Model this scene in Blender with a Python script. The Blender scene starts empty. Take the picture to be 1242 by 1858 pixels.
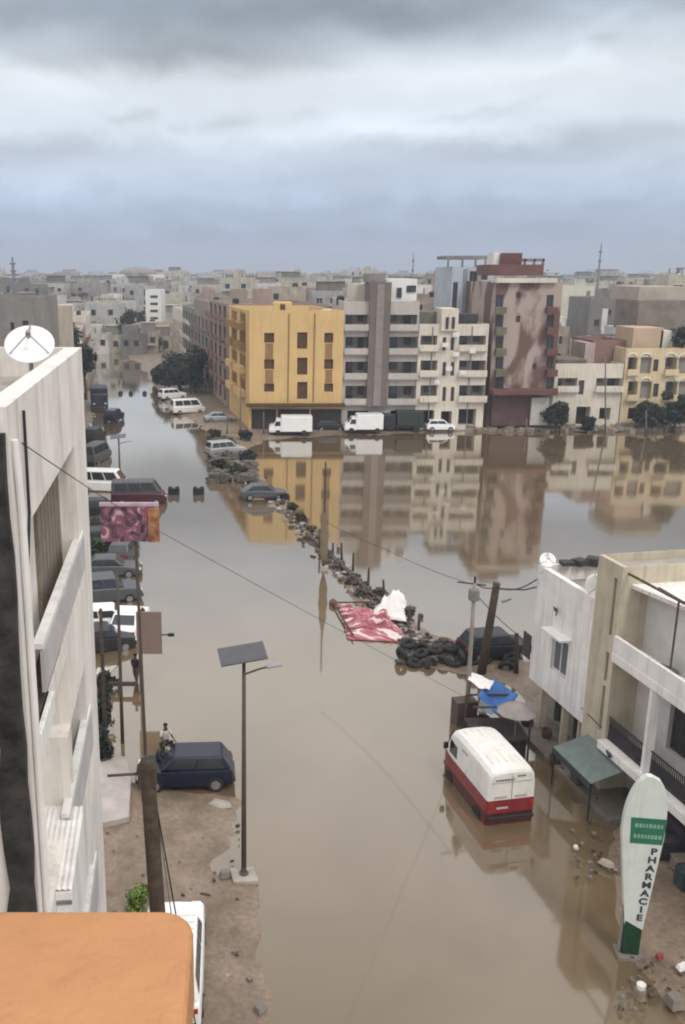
import bpy, bmesh, math, random
import numpy as np
from mathutils import Vector, Matrix, noise as mnoise
random.seed(7); np.random.seed(7)
S = bpy.context.scene; COL = S.collection
R = math.radians
# ------------------------------------------------------------ camera
F = 1650.0; CX = 440.0; PITCH = math.atan(434 / F); CAMH = 20.0
cd = bpy.data.cameras.new('camera'); cam = bpy.data.objects.new('camera', cd); COL.objects.link(cam)
cam.location = (0, 0, CAMH); cam.rotation_euler = (math.pi / 2 - PITCH, 0, 0)
cd.sensor_fit = 'VERTICAL'; cd.sensor_height = 24; cd.lens = F / 1858 * 24
cd.shift_x = (621 - CX) / 1858; cd.clip_start = .1; cd.clip_end = 9000
S.camera = cam
# ------------------------------------------------------------ world + sun
S.view_settings.view_transform = 'Standard'; S.view_settings.look = 'None'
S.view_settings.exposure = 0; S.view_settings.gamma = 1
W = bpy.data.worlds.new('World'); S.world = W; W.use_nodes = True
SUN_EL, SUN_AZ = R(52), R(150)
def build_world():
    nt = W.node_tree; N = nt.nodes; L = nt.links; N.clear()
    def n(t, **k):
        o = N.new(t)
        for a, b in k.items(): setattr(o, a, b)
        return o
    def m(op, a, b=None, c=None, clamp=False):
        o = n('ShaderNodeMath', operation=op, use_clamp=clamp)
        for i, v in enumerate((a, b, c)):
            if v is None: continue
            if isinstance(v, (int, float)): o.inputs[i].default_value = v
            else: L.new(v, o.inputs[i])
        return o.outputs[0]
    tc = n('ShaderNodeTexCoord'); sx = n('ShaderNodeSeparateXYZ'); L.new(tc.outputs['Generated'], sx.inputs[0])
    x, y, z = sx.outputs
    el = m('MULTIPLY', m('ARCSINE', m('ABSOLUTE', z)), 57.2958)
    az = m('MULTIPLY', m('ARCTAN2', x, y), 57.2958)
    # soft distortion of the cloud field
    cm = n('ShaderNodeCombineXYZ'); L.new(m('MULTIPLY', az, .085), cm.inputs[0]); L.new(m('MULTIPLY', el, .16), cm.inputs[1])
    n1 = n('ShaderNodeTexNoise'); n1.inputs['Scale'].default_value = 1.5; n1.inputs['Detail'].default_value = 5; n1.inputs['Roughness'].default_value = .48; n1.inputs['Distortion'].default_value = .6
    L.new(cm.outputs[0], n1.inputs['Vector'])
    n2 = n('ShaderNodeTexNoise'); n2.inputs['Scale'].default_value = 4.5; n2.inputs['Detail'].default_value = 6; n2.inputs['Roughness'].default_value = .55; n2.inputs['Distortion'].default_value = .3
    L.new(cm.outputs[0], n2.inputs['Vector'])
    w1 = m('SUBTRACT', n1.outputs[0], .5); w2 = m('SUBTRACT', n2.outputs[0], .5)
    elw = m('ADD', el, m('ADD', m('MULTIPLY', w1, 3.6), m('MULTIPLY', w2, .9)))
    azw = m('ADD', az, m('MULTIPLY', w1, 7))
    base = n('ShaderNodeValToRGB'); cr = base.color_ramp; cr.interpolation = 'EASE'
    pts = [(0, .40), (1.8, .40), (3.2, .47), (4.8, .60), (6.4, .70), (8.2, .82), (10.5, .82), (12.2, .62), (14.2, .42), (18, .56), (26, .62), (40, .58), (90, .55)]
    cr.elements[0].position = 0; cr.elements[0].color = (pts[0][1],) * 3 + (1,)
    cr.elements[1].position = 1; cr.elements[1].color = (pts[-1][1],) * 3 + (1,)
    for p, v in pts[1:-1]:
        e = cr.elements.new(p / 90); e.color = (v, v, v, 1)
    L.new(m('DIVIDE', elw, 90, clamp=True), base.inputs[0])
    v = base.outputs[0]
    def blob(a0, e0, sa, se, amt, tilt=0):
        nonlocal v
        da = m('SUBTRACT', azw, a0); de = m('SUBTRACT', m('SUBTRACT', elw, e0), m('MULTIPLY', da, tilt))
        q = m('ADD', m('POWER', m('ABSOLUTE', m('DIVIDE', da, sa)), 2), m('POWER', m('ABSOLUTE', m('DIVIDE', de, se)), 2))
        g = m('EXPONENT', m('MULTIPLY', q, -1))
        v = m('ADD', v, m('MULTIPLY', g, amt))
    for b in ((2, 13.6, 7.5, 1.8, -.08, .02), (-3, 11.9, 6, 1.2, -.20, -.02), (9, 13.9, 5, 1.1, -.07, .1), (15, 11.5, 10, 1.4, .18, .03),
              (8, 8.1, 8, 1.0, .16, .06), (-11, 10.3, 4, 1.3, .13, 0), (-6.8, 8.5, 1.4, .5, -.13, 0), (-3.2, 8.4, .7, .4, -.08, 0),
              (-.5, 8.5, 1.4, .55, -.16, 0), (3.2, 8.4, 1.5, .45, -.1, 0), (13.5, 8.6, 3, .35, -.14, .03), (19.5, 11.7, 1.1, .45, -.14, .1),
              (26, 12.5, 1.6, 1.6, -.3, 0), (17, 6.9, 9, .9, -.16, .03), (-12, 6.6, 4, .7, -.13, 0), (-10, 5.3, 4, .5, .07, 0),
              (6, 5.6, 6, .8, -.05, 0), (12, 3.2, 10, 1.0, -.02, 0)): blob(*b)
    v = m('ADD', v, m('MULTIPLY', w2, .10), clamp=True)
    t_ = m('DIVIDE', m('SUBTRACT', el, 15.5), 24, clamp=True); v = m('ADD', v, m('MULTIPLY', m('MULTIPLY', t_, m('SUBTRACT', 2.0, t_)), .95))   # an overcast sky is brightest overhead
    hue = n('ShaderNodeValToRGB'); h = hue.color_ramp
    h.elements[0].position = 0; h.elements[0].color = (1.03, 1.13, 1.40, 1)
    h.elements[1].position = 1; h.elements[1].color = (1.0, .965, .93, 1)
    for p, c in ((.018, (.96, 1.16, 1.54)), (.045, (.94, 1.14, 1.46)), (.085, (.95, 1.05, 1.16)), (.12, (.96, 1.03, 1.09)), (.16, (.88, 1.03, 1.20)), (.27, (1.0, .985, .965))):
        e = h.elements.new(p); e.color = c + (1,)
    L.new(m('DIVIDE', el, 90, clamp=True), hue.inputs[0])
    mul = n('ShaderNodeVectorMath', operation='MULTIPLY'); L.new(hue.outputs[0], mul.inputs[0])
    cv = n('ShaderNodeCombineXYZ')
    for i in range(3): L.new(v, cv.inputs[i])
    L.new(cv.outputs[0], mul.inputs[1])
    sky = n('ShaderNodeTexSky', sky_type='NISHITA'); sky.sun_disc = False; sky.sun_elevation = SUN_EL; sky.sun_rotation = SUN_AZ; sky.dust_density = 3
    b1 = n('ShaderNodeBackground'); L.new(sky.outputs[0], b1.inputs[0]); b1.inputs[1].default_value = .1
    b2 = n('ShaderNodeBackground'); L.new(mul.outputs[0], b2.inputs[0]); b2.inputs[1].default_value = 1.0
    mx = n('ShaderNodeMixShader'); mx.inputs[0].default_value = .93
    L.new(b1.outputs[0], mx.inputs[1]); L.new(b2.outputs[0], mx.inputs[2])
    out = n('ShaderNodeOutputWorld'); L.new(mx.outputs[0], out.inputs[0])
build_world()
sl = bpy.data.lights.new('sun', 'SUN'); sl.energy = 1.4; sl.angle = R(14); sl.color = (1, .95, .88)
so = bpy.data.objects.new('sun', sl); COL.objects.link(so)
so.rotation_euler = (math.pi / 2 - SUN_EL, 0, math.pi - SUN_AZ)
try: S.cycles.max_bounces = 6; S.cycles.filter_width = 2.0; S.cycles.use_denoising = True
except Exception: pass

# ------------------------------------------------------------ survey helpers: sight lines onto real planes
def ray(px, py):
    x = (px - CX) / F; y = (929 - py) / F
    return x, math.cos(PITCH) + y * math.sin(PITCH), -math.sin(PITCH) + y * math.cos(PITCH)
def G(px, py, z=0.0):
    a, b, c = ray(px, py); k = (z - CAMH) / c; return (a * k, b * k, z)
def P(px, py, Y):
    a, b, c = ray(px, py); k = Y / b; return Vector((a * k, Y, CAMH + c * k))

# ------------------------------------------------------------ materials
MC = {}
def mat(name, col=(), rough=.75, var=.18, scale=2.0, metal=0, streak=0, bump=0, spec=.4, emit=None, alpha=None, var2=None, coat=0):
    if name in MC: return MC[name]
    m = bpy.data.materials.new(name); m.use_nodes = True; nt = m.node_tree; N = nt.nodes; L = nt.links
    b = N['Principled BSDF']; b.inputs['Roughness'].default_value = rough; b.inputs['Metallic'].default_value = metal
    b.inputs['Specular IOR Level'].default_value = spec; b.inputs['Coat Weight'].default_value = coat
    tc = N.new('ShaderNodeTexCoord'); mp = N.new('ShaderNodeMapping'); L.new(tc.outputs['Object'], mp.inputs[0])
    nz = N.new('ShaderNodeTexNoise'); nz.inputs['Scale'].default_value = scale; nz.inputs['Detail'].default_value = 7; nz.inputs['Roughness'].default_value = .62
    L.new(mp.outputs[0], nz.inputs['Vector'])
    rp = N.new('ShaderNodeValToRGB'); rp.color_ramp.elements[0].position = .33; rp.color_ramp.elements[1].position = .68
    d = tuple(c * (1 - var) for c in col) if var2 is None else var2
    rp.color_ramp.elements[0].color = d + (1,); rp.color_ramp.elements[1].color = tuple(min(.95, c * (1 + var * .4)) for c in col) + (1,)
    L.new(nz.outputs[0], rp.inputs[0]); c = rp.outputs[0]
    if streak:   # rain-washed grime running down the face
        m2 = N.new('ShaderNodeMapping'); m2.inputs['Scale'].default_value = (3.2, 3.2, .22); L.new(tc.outputs['Object'], m2.inputs[0])
        n2 = N.new('ShaderNodeTexNoise'); n2.inputs['Scale'].default_value = 1.2; n2.inputs['Detail'].default_value = 6; n2.inputs['Roughness'].default_value = .7
        L.new(m2.outputs[0], n2.inputs['Vector'])
        r2 = N.new('ShaderNodeValToRGB'); r2.color_ramp.elements[0].position = .48; r2.color_ramp.elements[1].position = .72
        r2.color_ramp.elements[0].color = (0, 0, 0, 1); r2.color_ramp.elements[1].color = (streak,) * 3 + (1,)
        L.new(n2.outputs[0], r2.inputs[0])
        mx = N.new('ShaderNodeMixRGB'); L.new(r2.outputs[0], mx.inputs[0]); L.new(c, mx.inputs[1]); mx.inputs[2].default_value = (.1, .085, .07, 1); c = mx.outputs[0]
    L.new(c, b.inputs['Base Color'])
    if bump:
        bp = N.new('ShaderNodeBump'); bp.inputs['Strength'].default_value = bump; bp.inputs['Distance'].default_value = .03
        n3 = N.new('ShaderNodeTexNoise'); n3.inputs['Scale'].default_value = scale * 6; n3.inputs['Detail'].default_value = 5
        L.new(tc.outputs['Object'], n3.inputs['Vector']); L.new(n3.outputs[0], bp.inputs['Height']); L.new(bp.outputs[0], b.inputs['Normal'])
    MC[name] = m; return m
def s2l(r, g, b): return tuple(((c / 255 + .055) / 1.055) ** 2.4 if c > 10 else c / 3294 for c in (r, g, b))
GLASS = mat('dark_glass', (.03, .035, .045), .12, .3, spec=.7)
DARK = mat('dark_interior', (.035, .028, .025), .8, .5)
RUBBER = mat('rubber', (.02, .02, .02), .8, .3)
STEEL = mat('galvanised_steel', (.33, .33, .34), .45, .25, 3, .7)
RUST = mat('rusty_steel', (.10, .06, .045), .8, .4, 4)
BLACKM = mat('black_metal', (.022, .021, .022), .5, .3)
CONC = mat('concrete', (.36, .33, .29), .88, .3, 1.5, bump=.5)
CONCD = mat('wet_concrete', (.20, .175, .15), .6, .35, 1.5, bump=.5)
WHITEP = mat('white_paint', (.74, .73, .71), .6, .1, 1.2, streak=.35)
WHITEC = mat('white_car_paint', (.80, .80, .79), .3, .06, 1, coat=.4)
WOOD = mat('old_wood', (.07, .05, .035), .9, .45, 5, bump=.6)
LEAF = mat('leaf_green', (.045, .075, .03), .6, .55, .9)
LEAFD = mat('leaf_dark', (.014, .027, .018), .6, .5, .6)
LEAFB = mat('leaf_bright', (.14, .22, .04), .6, .5, 3)
BARK = mat('bark', (.09, .07, .05), .9, .4, 6, bump=.6)
CHROME = mat('chrome', (.6, .6, .6), .2, .1, 2, .9)
LAMPG = mat('lamp_lens', (.7, .7, .68), .15, .05)
REDG = mat('red_lens', (.35, .02, .015), .2, .1)

# ------------------------------------------------------------ mesh builder
class MB:
    def __init__(s): s.v = []; s.f = []; s.m = []
    def add(s, vs, fs, mi=0):
        o = len(s.v); s.v += [tuple(v) for v in vs]; s.f += [tuple(i + o for i in f) for f in fs]; s.m += [mi] * len(fs); return s
    def box(s, c, d, rz=0, mi=0, M=None):
        hx, hy, hz = d[0] / 2, d[1] / 2, d[2] / 2
        vs = [Vector((x * hx, y * hy, z * hz)) for z in (-1, 1) for y in (-1, 1) for x in (-1, 1)]
        T = Matrix.Translation(c) @ (M if M is not None else Matrix.Rotation(rz, 4, 'Z'))
        return s.add([T @ v for v in vs], [(0, 2, 3, 1), (4, 5, 7, 6), (0, 1, 5, 4), (2, 6, 7, 3), (0, 4, 6, 2), (1, 3, 7, 5)], mi)
    def prism(s, poly, z0, z1, mi=0, top=None):
        n = len(poly); vs = [(p[0], p[1], z0) for p in poly] + [(p[0], p[1], z1) for p in (top or poly)]
        fs = [(i, (i + 1) % n, n + (i + 1) % n, n + i) for i in range(n)] + [tuple(range(n - 1, -1, -1)), tuple(range(n, 2 * n))]
        return s.add(vs, fs, mi)
    def tube(s, pts, r, n=8, mi=0, cap=True):
        pts = [Vector(p) for p in pts]; rs = r if isinstance(r, (list, tuple)) else [r] * len(pts); vs = []
        for i, p in enumerate(pts):
            t = (pts[min(i + 1, len(pts) - 1)] - pts[max(i - 1, 0)]).normalized()
            a = t.cross(Vector((0, 0, 1))) if abs(t.z) < .95 else t.cross(Vector((0, 1, 0)))
            a.normalize(); b = t.cross(a)
            vs += [p + (a * math.cos(k * 2 * math.pi / n) + b * math.sin(k * 2 * math.pi / n)) * rs[i] for k in range(n)]
        fs = [(i * n + k, i * n + (k + 1) % n, (i + 1) * n + (k + 1) % n, (i + 1) * n + k) for i in range(len(pts) - 1) for k in range(n)]
        if cap: fs += [tuple(range(n - 1, -1, -1)), tuple(range((len(pts) - 1) * n, len(pts) * n))]
        return s.add(vs, fs, mi)
    def quad(s, a, b, c, d, mi=0): return s.add([a, b, c, d], [(0, 1, 2, 3)], mi)
    def plate(s, q, t, mi=0):      # four corners of a flat pane made t thick along its normal
        q = [Vector(p) for p in q]; nn = (q[1] - q[0]).cross(q[2] - q[0]).normalized() * t
        vs = q + [p + nn for p in q]
        return s.add(vs, [(3, 2, 1, 0), (4, 5, 6, 7)] + [(i, (i + 1) % 4, 4 + (i + 1) % 4, 4 + i) for i in range(4)], mi)
    def lathe(s, prof, c=(0, 0, 0), n=14, M=None, mi=0):
        vs = []; T = Matrix.Translation(c) @ (M or Matrix.Identity(4))
        for r, z in prof: vs += [T @ Vector((r * math.cos(k * 2 * math.pi / n), r * math.sin(k * 2 * math.pi / n), z)) for k in range(n)]
        fs = [(i * n + k, i * n + (k + 1) % n, (i + 1) * n + (k + 1) % n, (i + 1) * n + k) for i in range(len(prof) - 1) for k in range(n)]
        fs += [tuple(range(n - 1, -1, -1)), tuple(range((len(prof) - 1) * n, len(prof) * n))]
        return s.add(vs, fs, mi)
    def mesh(s, name, ms):
        me = bpy.data.meshes.new(name); me.from_pydata(s.v, [], s.f)
        for m in (ms if isinstance(ms, (list, tuple)) else [ms]): me.materials.append(m)
        me.polygons.foreach_set('material_index', s.m); me.update()
        bm = bmesh.new(); bm.from_mesh(me); bmesh.ops.recalc_face_normals(bm, faces=bm.faces); bm.to_mesh(me); bm.free()
        return me
    def build(s, name, ms, parent=None, smooth=False, bevel=0, seg=2, sub=0):
        o = bpy.data.objects.new(name, s.mesh(name, ms)); COL.objects.link(o); o.parent = parent
        if smooth:
            o.data.polygons.foreach_set('use_smooth', [True] * len(o.data.polygons))
        if bevel:
            md = o.modifiers.new('b', 'BEVEL'); md.width = bevel; md.segments = seg; md.limit_method = 'ANGLE'; md.angle_limit = R(28)
        if sub: md = o.modifiers.new('s', 'SUBSURF'); md.levels = sub; md.render_levels = sub
        return o
def tag(o, label=None, cat=None, group=None, kind=None):
    if label: o['label'] = label
    if cat: o['category'] = cat
    if group: o['group'] = group
    if kind: o['kind'] = kind
    return o
def empty(name, loc=(0, 0, 0), rz=0, label=None, cat=None, group=None):
    o = bpy.data.objects.new(name, None); COL.objects.link(o); o.location = loc; o.rotation_euler = (0, 0, rz); o.empty_display_size = .3
    return tag(o, label, cat, group)
def link(name, me, parent, loc=(0, 0, 0), rz=0, scale=None):
    o = bpy.data.objects.new(name, me); COL.objects.link(o); o.parent = parent; o.location = loc; o.rotation_euler = (0, 0, rz)
    if scale: o.scale = scale
    return o
def copy_tree(o, parent=None):
    c = o.copy(); COL.objects.link(c); c.parent = parent
    for ch in list(o.children): copy_tree(ch, c)
    return c
def structure(o, kind='structure'): o['kind'] = kind; return o

# ------------------------------------------------------------ terrain: one sheet, flooded parts below z = 0
def gp(*pts): return np.array([G(*p)[:2] for p in pts])
LAND = [
    # near left sandbank, below the white building and round the blue car
    (np.array([(-40, -20), (.3, -20), (.75, 14)] + [G(*p)[:2] for p in ((478, 1800), (462, 1730), (452, 1660), (462, 1600), (405, 1575), (425, 1480), (425, 1452), (330, 1425), (232, 1420), (236, 1385), (178, 1372), (160, 1372))] + [(-14, 36), (-40, 36)]), .10),
    # near right pavement and bank in front of the shops
    (np.array([G(*p)[:2] for p in ((960, 1340), (1010, 1400), (1060, 1450), (1108, 1488), (1082, 1530), (1105, 1600), (1130, 1690), (1150, 1760), (1215, 1835), (1260, 1900))] + [(14, 12), (16, -20), (60, -20), (60, 42), (13.4, 46)] + [G(950, 1260)[:2]]), .13),
    # far shore behind the lake
    (np.array([G(*p)[:2] for p in ((1500, 779), (1242, 782), (1000, 785), (900, 781), (840, 786), (620, 790), (480, 800), (452, 830), (440, 862), (395, 862), (378, 822), (360, 778), (318, 754), (296, 735), (282, 708), (262, 680), (245, 658), (232, 645))] + [(-33, 260), (-38, 400), (-20, 4000), (5000, 4000), (5000, 150)]), .22),
    # left side of the street, beyond the white building
    (np.array([(-14, 36), (-9.5, 40), (-10.6, 48), (-12.6, 62), (-14.6, 78), (-17, 96), (-21, 130), (-29, 180), (-36, 235), (-39, 260), (-46, 400), (-30, 4000), (-5000, 4000), (-5000, -20), (-40, -20), (-40, 36)]), .12),
    # median strip
    (np.array([G(*p)[:2] for p in ((865, 1232), (722, 1208), (700, 1165), (600, 1060), (556, 985), (520, 940), (470, 905), (440, 862), (470, 862), (520, 905), (562, 962), (628, 1018), (740, 1118), (870, 1180), (945, 1190), (950, 1262))]), .07),
]
def sdist(X, Y, poly):
    inside = np.zeros(X.shape, bool); d = np.full(X.shape, 1e9)
    n = len(poly)
    for i in range(n):
        x0, y0 = poly[i]; x1, y1 = poly[(i + 1) % n]
        c = ((y0 > Y) != (y1 > Y)) & (X < (x1 - x0) * (Y - y0) / ((y1 - y0) or 1e-9) + x0); inside ^= c
        L2 = (x1 - x0) ** 2 + (y1 - y0) ** 2 + 1e-9
        t = np.clip(((X - x0) * (x1 - x0) + (Y - y0) * (y1 - y0)) / L2, 0, 1)
        d = np.minimum(d, np.hypot(X - x0 - t * (x1 - x0), Y - y0 - t * (y1 - y0)))
    return np.where(inside, d, -d)
def vnoise(X, Y, s, seed):
    x = X / s + seed * 17.3; y = Y / s + seed * 5.1
    xi = np.floor(x).astype(int); yi = np.floor(y).astype(int); fx = x - xi; fy = y - yi
    fx = fx * fx * (3 - 2 * fx); fy = fy * fy * (3 - 2 * fy)
    h = lambda a, b: (np.sin(a * 127.1 + b * 311.7 + seed * 74.7) * 43758.5453) % 1
    return (h(xi, yi) * (1 - fx) + h(xi + 1, yi) * fx) * (1 - fy) + (h(xi, yi + 1) * (1 - fx) + h(xi + 1, yi + 1) * fx) * fy - .5
def terrain():
    xs = np.concatenate([-np.geomspace(5200, 26, 26)[:-1], np.arange(-26, 26, .3), np.geomspace(26, 5200, 40)])
    ys = np.concatenate([[-60, -30, -10], np.arange(0, 60, .3), np.arange(60, 135, .6), np.geomspace(135, 5000, 60)])
    X, Y = np.meshgrid(xs, ys)
    Z = np.full(X.shape, -.5)
    nz = vnoise(X, Y, 2.3, 1) * .9 + vnoise(X, Y, .9, 2) * .5 + vnoise(X, Y, 6, 3) * 1.0
    far = np.clip((Y - 60) / 60, 0, 1)
    for poly, top in LAND:
        d = sdist(X, Y, poly) + nz * (.75 + far * .6) + (.55 if top in (.10, .13) else 0)
        z = np.clip(-.06 + d * .10, -.5, top)
        Z = np.maximum(Z, z)
    Z += np.where(Y < 120, nz * .025 + vnoise(X, Y, .45, 5) * .03, 0)
    nx, ny = len(xs), len(ys)
    v = np.stack([X.ravel(), Y.ravel(), Z.ravel()], 1)
    i = (np.arange(ny - 1)[:, None] * nx + np.arange(nx - 1)[None]).ravel()
    f = np.stack([i, i + 1, i + nx + 1, i + nx], 1)
    me = bpy.data.meshes.new('ground'); me.from_pydata(v.tolist(), [], f.tolist()); me.polygons.foreach_set('use_smooth', [True] * len(f))
    m = bpy.data.materials.new('wet_sand'); m.use_nodes = True; nt = m.node_tree; N = nt.nodes; L = nt.links; b = N['Principled BSDF']
    g = N.new('ShaderNodeNewGeometry')
    def nse(s, det=8, ro=.65):
        t = N.new('ShaderNodeTexNoise'); t.inputs['Scale'].default_value = s; t.inputs['Detail'].default_value = det; t.inputs['Roughness'].default_value = ro
        L.new(g.outputs['Position'], t.inputs['Vector']); return t
    a = nse(.7); r = N.new('ShaderNodeValToRGB'); e = r.color_ramp.elements
    e[0].position = .3; e[0].color = (.15, .105, .07, 1); e[1].position = .72; e[1].color = (.28, .215, .16, 1); L.new(a.outputs[0], r.inputs[0])
    c = nse(6); r2 = N.new('ShaderNodeValToRGB'); r2.color_ramp.elements[0].position = .35; r2.color_ramp.elements[0].color = (.55, .55, .55, 1); r2.color_ramp.elements[1].position = .6; L.new(c.outputs[0], r2.inputs[0])
    mx = N.new('ShaderNodeMixRGB'); mx.blend_type = 'MULTIPLY'; mx.inputs[0].default_value = .7; L.new(r.outputs[0], mx.inputs[1]); L.new(r2.outputs[0], mx.inputs[2])
    L.new(mx.outputs[0], b.inputs['Base Color'])
    rr = N.new('ShaderNodeMapRange'); rr.inputs[1].default_value = .35; rr.inputs[2].default_value = .65; rr.inputs[3].default_value = .28; rr.inputs[4].default_value = .75
    L.new(nse(1.3).outputs[0], rr.inputs[0]); L.new(rr.outputs[0], b.inputs['Roughness'])
    bp = N.new('ShaderNodeBump'); bp.inputs['Strength'].default_value = .5; bp.inputs['Distance'].default_value = .05; L.new(nse(9).outputs[0], bp.inputs['Height']); L.new(bp.outputs[0], b.inputs['Normal'])
    me.materials.append(m); o = bpy.data.objects.new('ground', me); COL.objects.link(o); structure(o)
    tag(o, 'wet sandy ground with mud patches around the flood', 'ground')
terrain()
def water():
    b_ = MB(); b_.quad((-1500, -60, 0), (1500, -60, 0), (1500, 420, 0), (-1500, 420, 0))
    m = bpy.data.materials.new('flood_water'); m.use_nodes = True; nt = m.node_tree; N = nt.nodes; L = nt.links; b = N['Principled BSDF']
    b.inputs['Roughness'].default_value = .5; b.inputs['Specular IOR Level'].default_value = 0.0
    g = N.new('ShaderNodeNewGeometry'); t = N.new('ShaderNodeTexNoise'); t.inputs['Scale'].default_value = .16; t.inputs['Detail'].default_value = 4; t.inputs['Distortion'].default_value = 1.0
    L.new(g.outputs['Position'], t.inputs['Vector']); r = N.new('ShaderNodeValToRGB')
    e = r.color_ramp.elements; e[0].position = .32; e[0].color = (.122, .086, .048, 1); e[1].position = .7; e[1].color = (.158, .116, .070, 1)
    L.new(t.outputs[0], r.inputs[0]); L.new(r.outputs[0], b.inputs['Base Color'])
    mp = N.new('ShaderNodeMapping'); mp.inputs['Scale'].default_value = (.5, .9, 1); L.new(g.outputs['Position'], mp.inputs[0])
    w = N.new('ShaderNodeTexNoise'); w.inputs['Scale'].default_value = 1.1; w.inputs['Detail'].default_value = 3; L.new(mp.outputs[0], w.inputs['Vector'])
    bp = N.new('ShaderNodeBump'); bp.inputs['Strength'].default_value = .06; bp.inputs['Distance'].default_value = .04; L.new(w.outputs[0], bp.inputs['Height']); L.new(bp.outputs[0], b.inputs['Normal'])
    # silty film: mirror reflection that grows towards grazing angles
    gl = N.new('ShaderNodeBsdfGlossy'); gl.inputs['Roughness'].default_value = .06; L.new(bp.outputs[0], gl.inputs['Normal']); gl.inputs['Color'].default_value = (.98, .97, .95, 1)
    lw = N.new('ShaderNodeLayerWeight'); lw.inputs['Blend'].default_value = .5; L.new(bp.outputs[0], lw.inputs['Normal'])
    pw = N.new('ShaderNodeMath'); pw.operation = 'POWER'; pw.inputs[1].default_value = 2.35; L.new(lw.outputs['Facing'], pw.inputs[0])
    ma = N.new('ShaderNodeMath'); ma.operation = 'MULTIPLY_ADD'; ma.inputs[1].default_value = .93; ma.inputs[2].default_value = .035; L.new(pw.outputs[0], ma.inputs[0])
    ms = N.new('ShaderNodeMixShader'); L.new(ma.outputs[0], ms.inputs[0]); L.new(b.outputs[0], ms.inputs[1]); L.new(gl.outputs[0], ms.inputs[2]); L.new(ms.outputs[0], N['Material Output'].inputs['Surface'])
    o = b_.build('flood_water', m); structure(o); tag(o, 'still brown flood water mirroring the buildings and cloudy sky', 'water')
water()

# ------------------------------------------------------------ generic building pieces
def wall_face(mb, a, b, z0, z1, holes, mi=0, inner=1):
    """vertical wall from a to b (outside on the right-hand side) with recessed rectangular openings (s0,s1,z0,z1,depth)"""
    a = Vector((a[0], a[1], 0)); b = Vector((b[0], b[1], 0)); u = (b - a).normalized(); n = Vector((u.y, -u.x, 0)); Lw = (b - a).length
    def pt(s, z, d=0): return a + u * s - n * d + Vector((0, 0, z))
    hs = [(max(.02, h[0]), min(Lw - .02, h[1]), max(z0 + .01, h[2]), min(z1 - .02, h[3]), h[4]) for h in holes]
    ss = sorted({0, Lw} | {h[0] for h in hs} | {h[1] for h in hs}); zz = sorted({z0, z1} | {h[2] for h in hs} | {h[3] for h in hs})
    for i in range(len(ss) - 1):
        for j in range(len(zz) - 1):
            cs, cz = (ss[i] + ss[i + 1]) / 2, (zz[j] + zz[j + 1]) / 2
            if any(h[0] < cs < h[1] and h[2] < cz < h[3] for h in hs): continue
            mb.quad(pt(ss[i], zz[j]), pt(ss[i + 1], zz[j]), pt(ss[i + 1], zz[j + 1]), pt(ss[i], zz[j + 1]), mi)
    for s0, s1, c0, c1, d in hs:
        mb.quad(pt(s0, c0), pt(s1, c0), pt(s1, c0, d), pt(s0, c0, d), mi); mb.quad(pt(s0, c1, d), pt(s1, c1, d), pt(s1, c1), pt(s0, c1), mi)
        mb.quad(pt(s0, c0), pt(s0, c0, d), pt(s0, c1, d), pt(s0, c1), mi); mb.quad(pt(s1, c0, d), pt(s1, c0), pt(s1, c1), pt(s1, c1, d), mi)
        mb.quad(pt(s0, c0, d), pt(s1, c0, d), pt(s1, c1, d), pt(s0, c1, d), inner)
    return pt, n
def window_part(parent, pt, s0, s1, z0, z1, d, frame=None, shut=None, name='window'):
    """a frame with its pane set back in an opening"""
    m = MB(); t = .06 if s1 - s0 > .5 else .03
    for q in ((s0, s1, z0, z0 + t), (s0, s1, z1 - t, z1), (s0, s0 + t, z0 + t, z1 - t), (s1 - t, s1, z0 + t, z1 - t), ((s0 + s1) / 2 - t / 2, (s0 + s1) / 2 + t / 2, z0 + t, z1 - t)):
        m.plate([pt(q[0], q[2], d), pt(q[1], q[2], d), pt(q[1], q[3], d), pt(q[0], q[3], d)], .05, 0)
    m.plate([pt(s0 + t, z0 + t, d - .005), pt(s1 - t, z0 + t, d - .005), pt(s1 - t, z1 - t, d - .005), pt(s0 + t, z1 - t, d - .005)], .02, 1)
    return m.build(name, [frame or WHITEP, shut or GLASS], parent)
def parapet_roof(mb, poly, z, h=.7, t=.25, mi=0, roofmi=2):
    n = len(poly); cx = sum(p[0] for p in poly) / n; cy = sum(p[1] for p in poly) / n
    q = []
    for p in poly:
        d = Vector((cx - p[0], cy - p[1])); d = d.normalized() * t * 1.4; q.append((p[0] + d.x, p[1] + d.y))
    for i in range(n):
        j = (i + 1) % n
        mb.quad((*poly[i], z + h), (*poly[j], z + h), (*q[j], z + h), (*q[i], z + h), mi)
        mb.quad((*q[i], z + h), (*q[j], z + h), (*q[j], z), (*q[i], z), mi)
    mb.add([(*p, z) for p in q], [tuple(range(n))], roofmi)
ROOF = mat('roof_screed', (.34, .31, .28), .9, .35, .5)
def PLocal(px, py, a, u):
    A, B, C = ray(px, py); n = (-u[1], u[0]); k = (a[0] * n[0] + a[1] * n[1]) / (A * n[0] + B * n[1])
    return ((A * k - a[0]) * u[0] + (B * k - a[1]) * u[1], CAMH + C * k)

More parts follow.
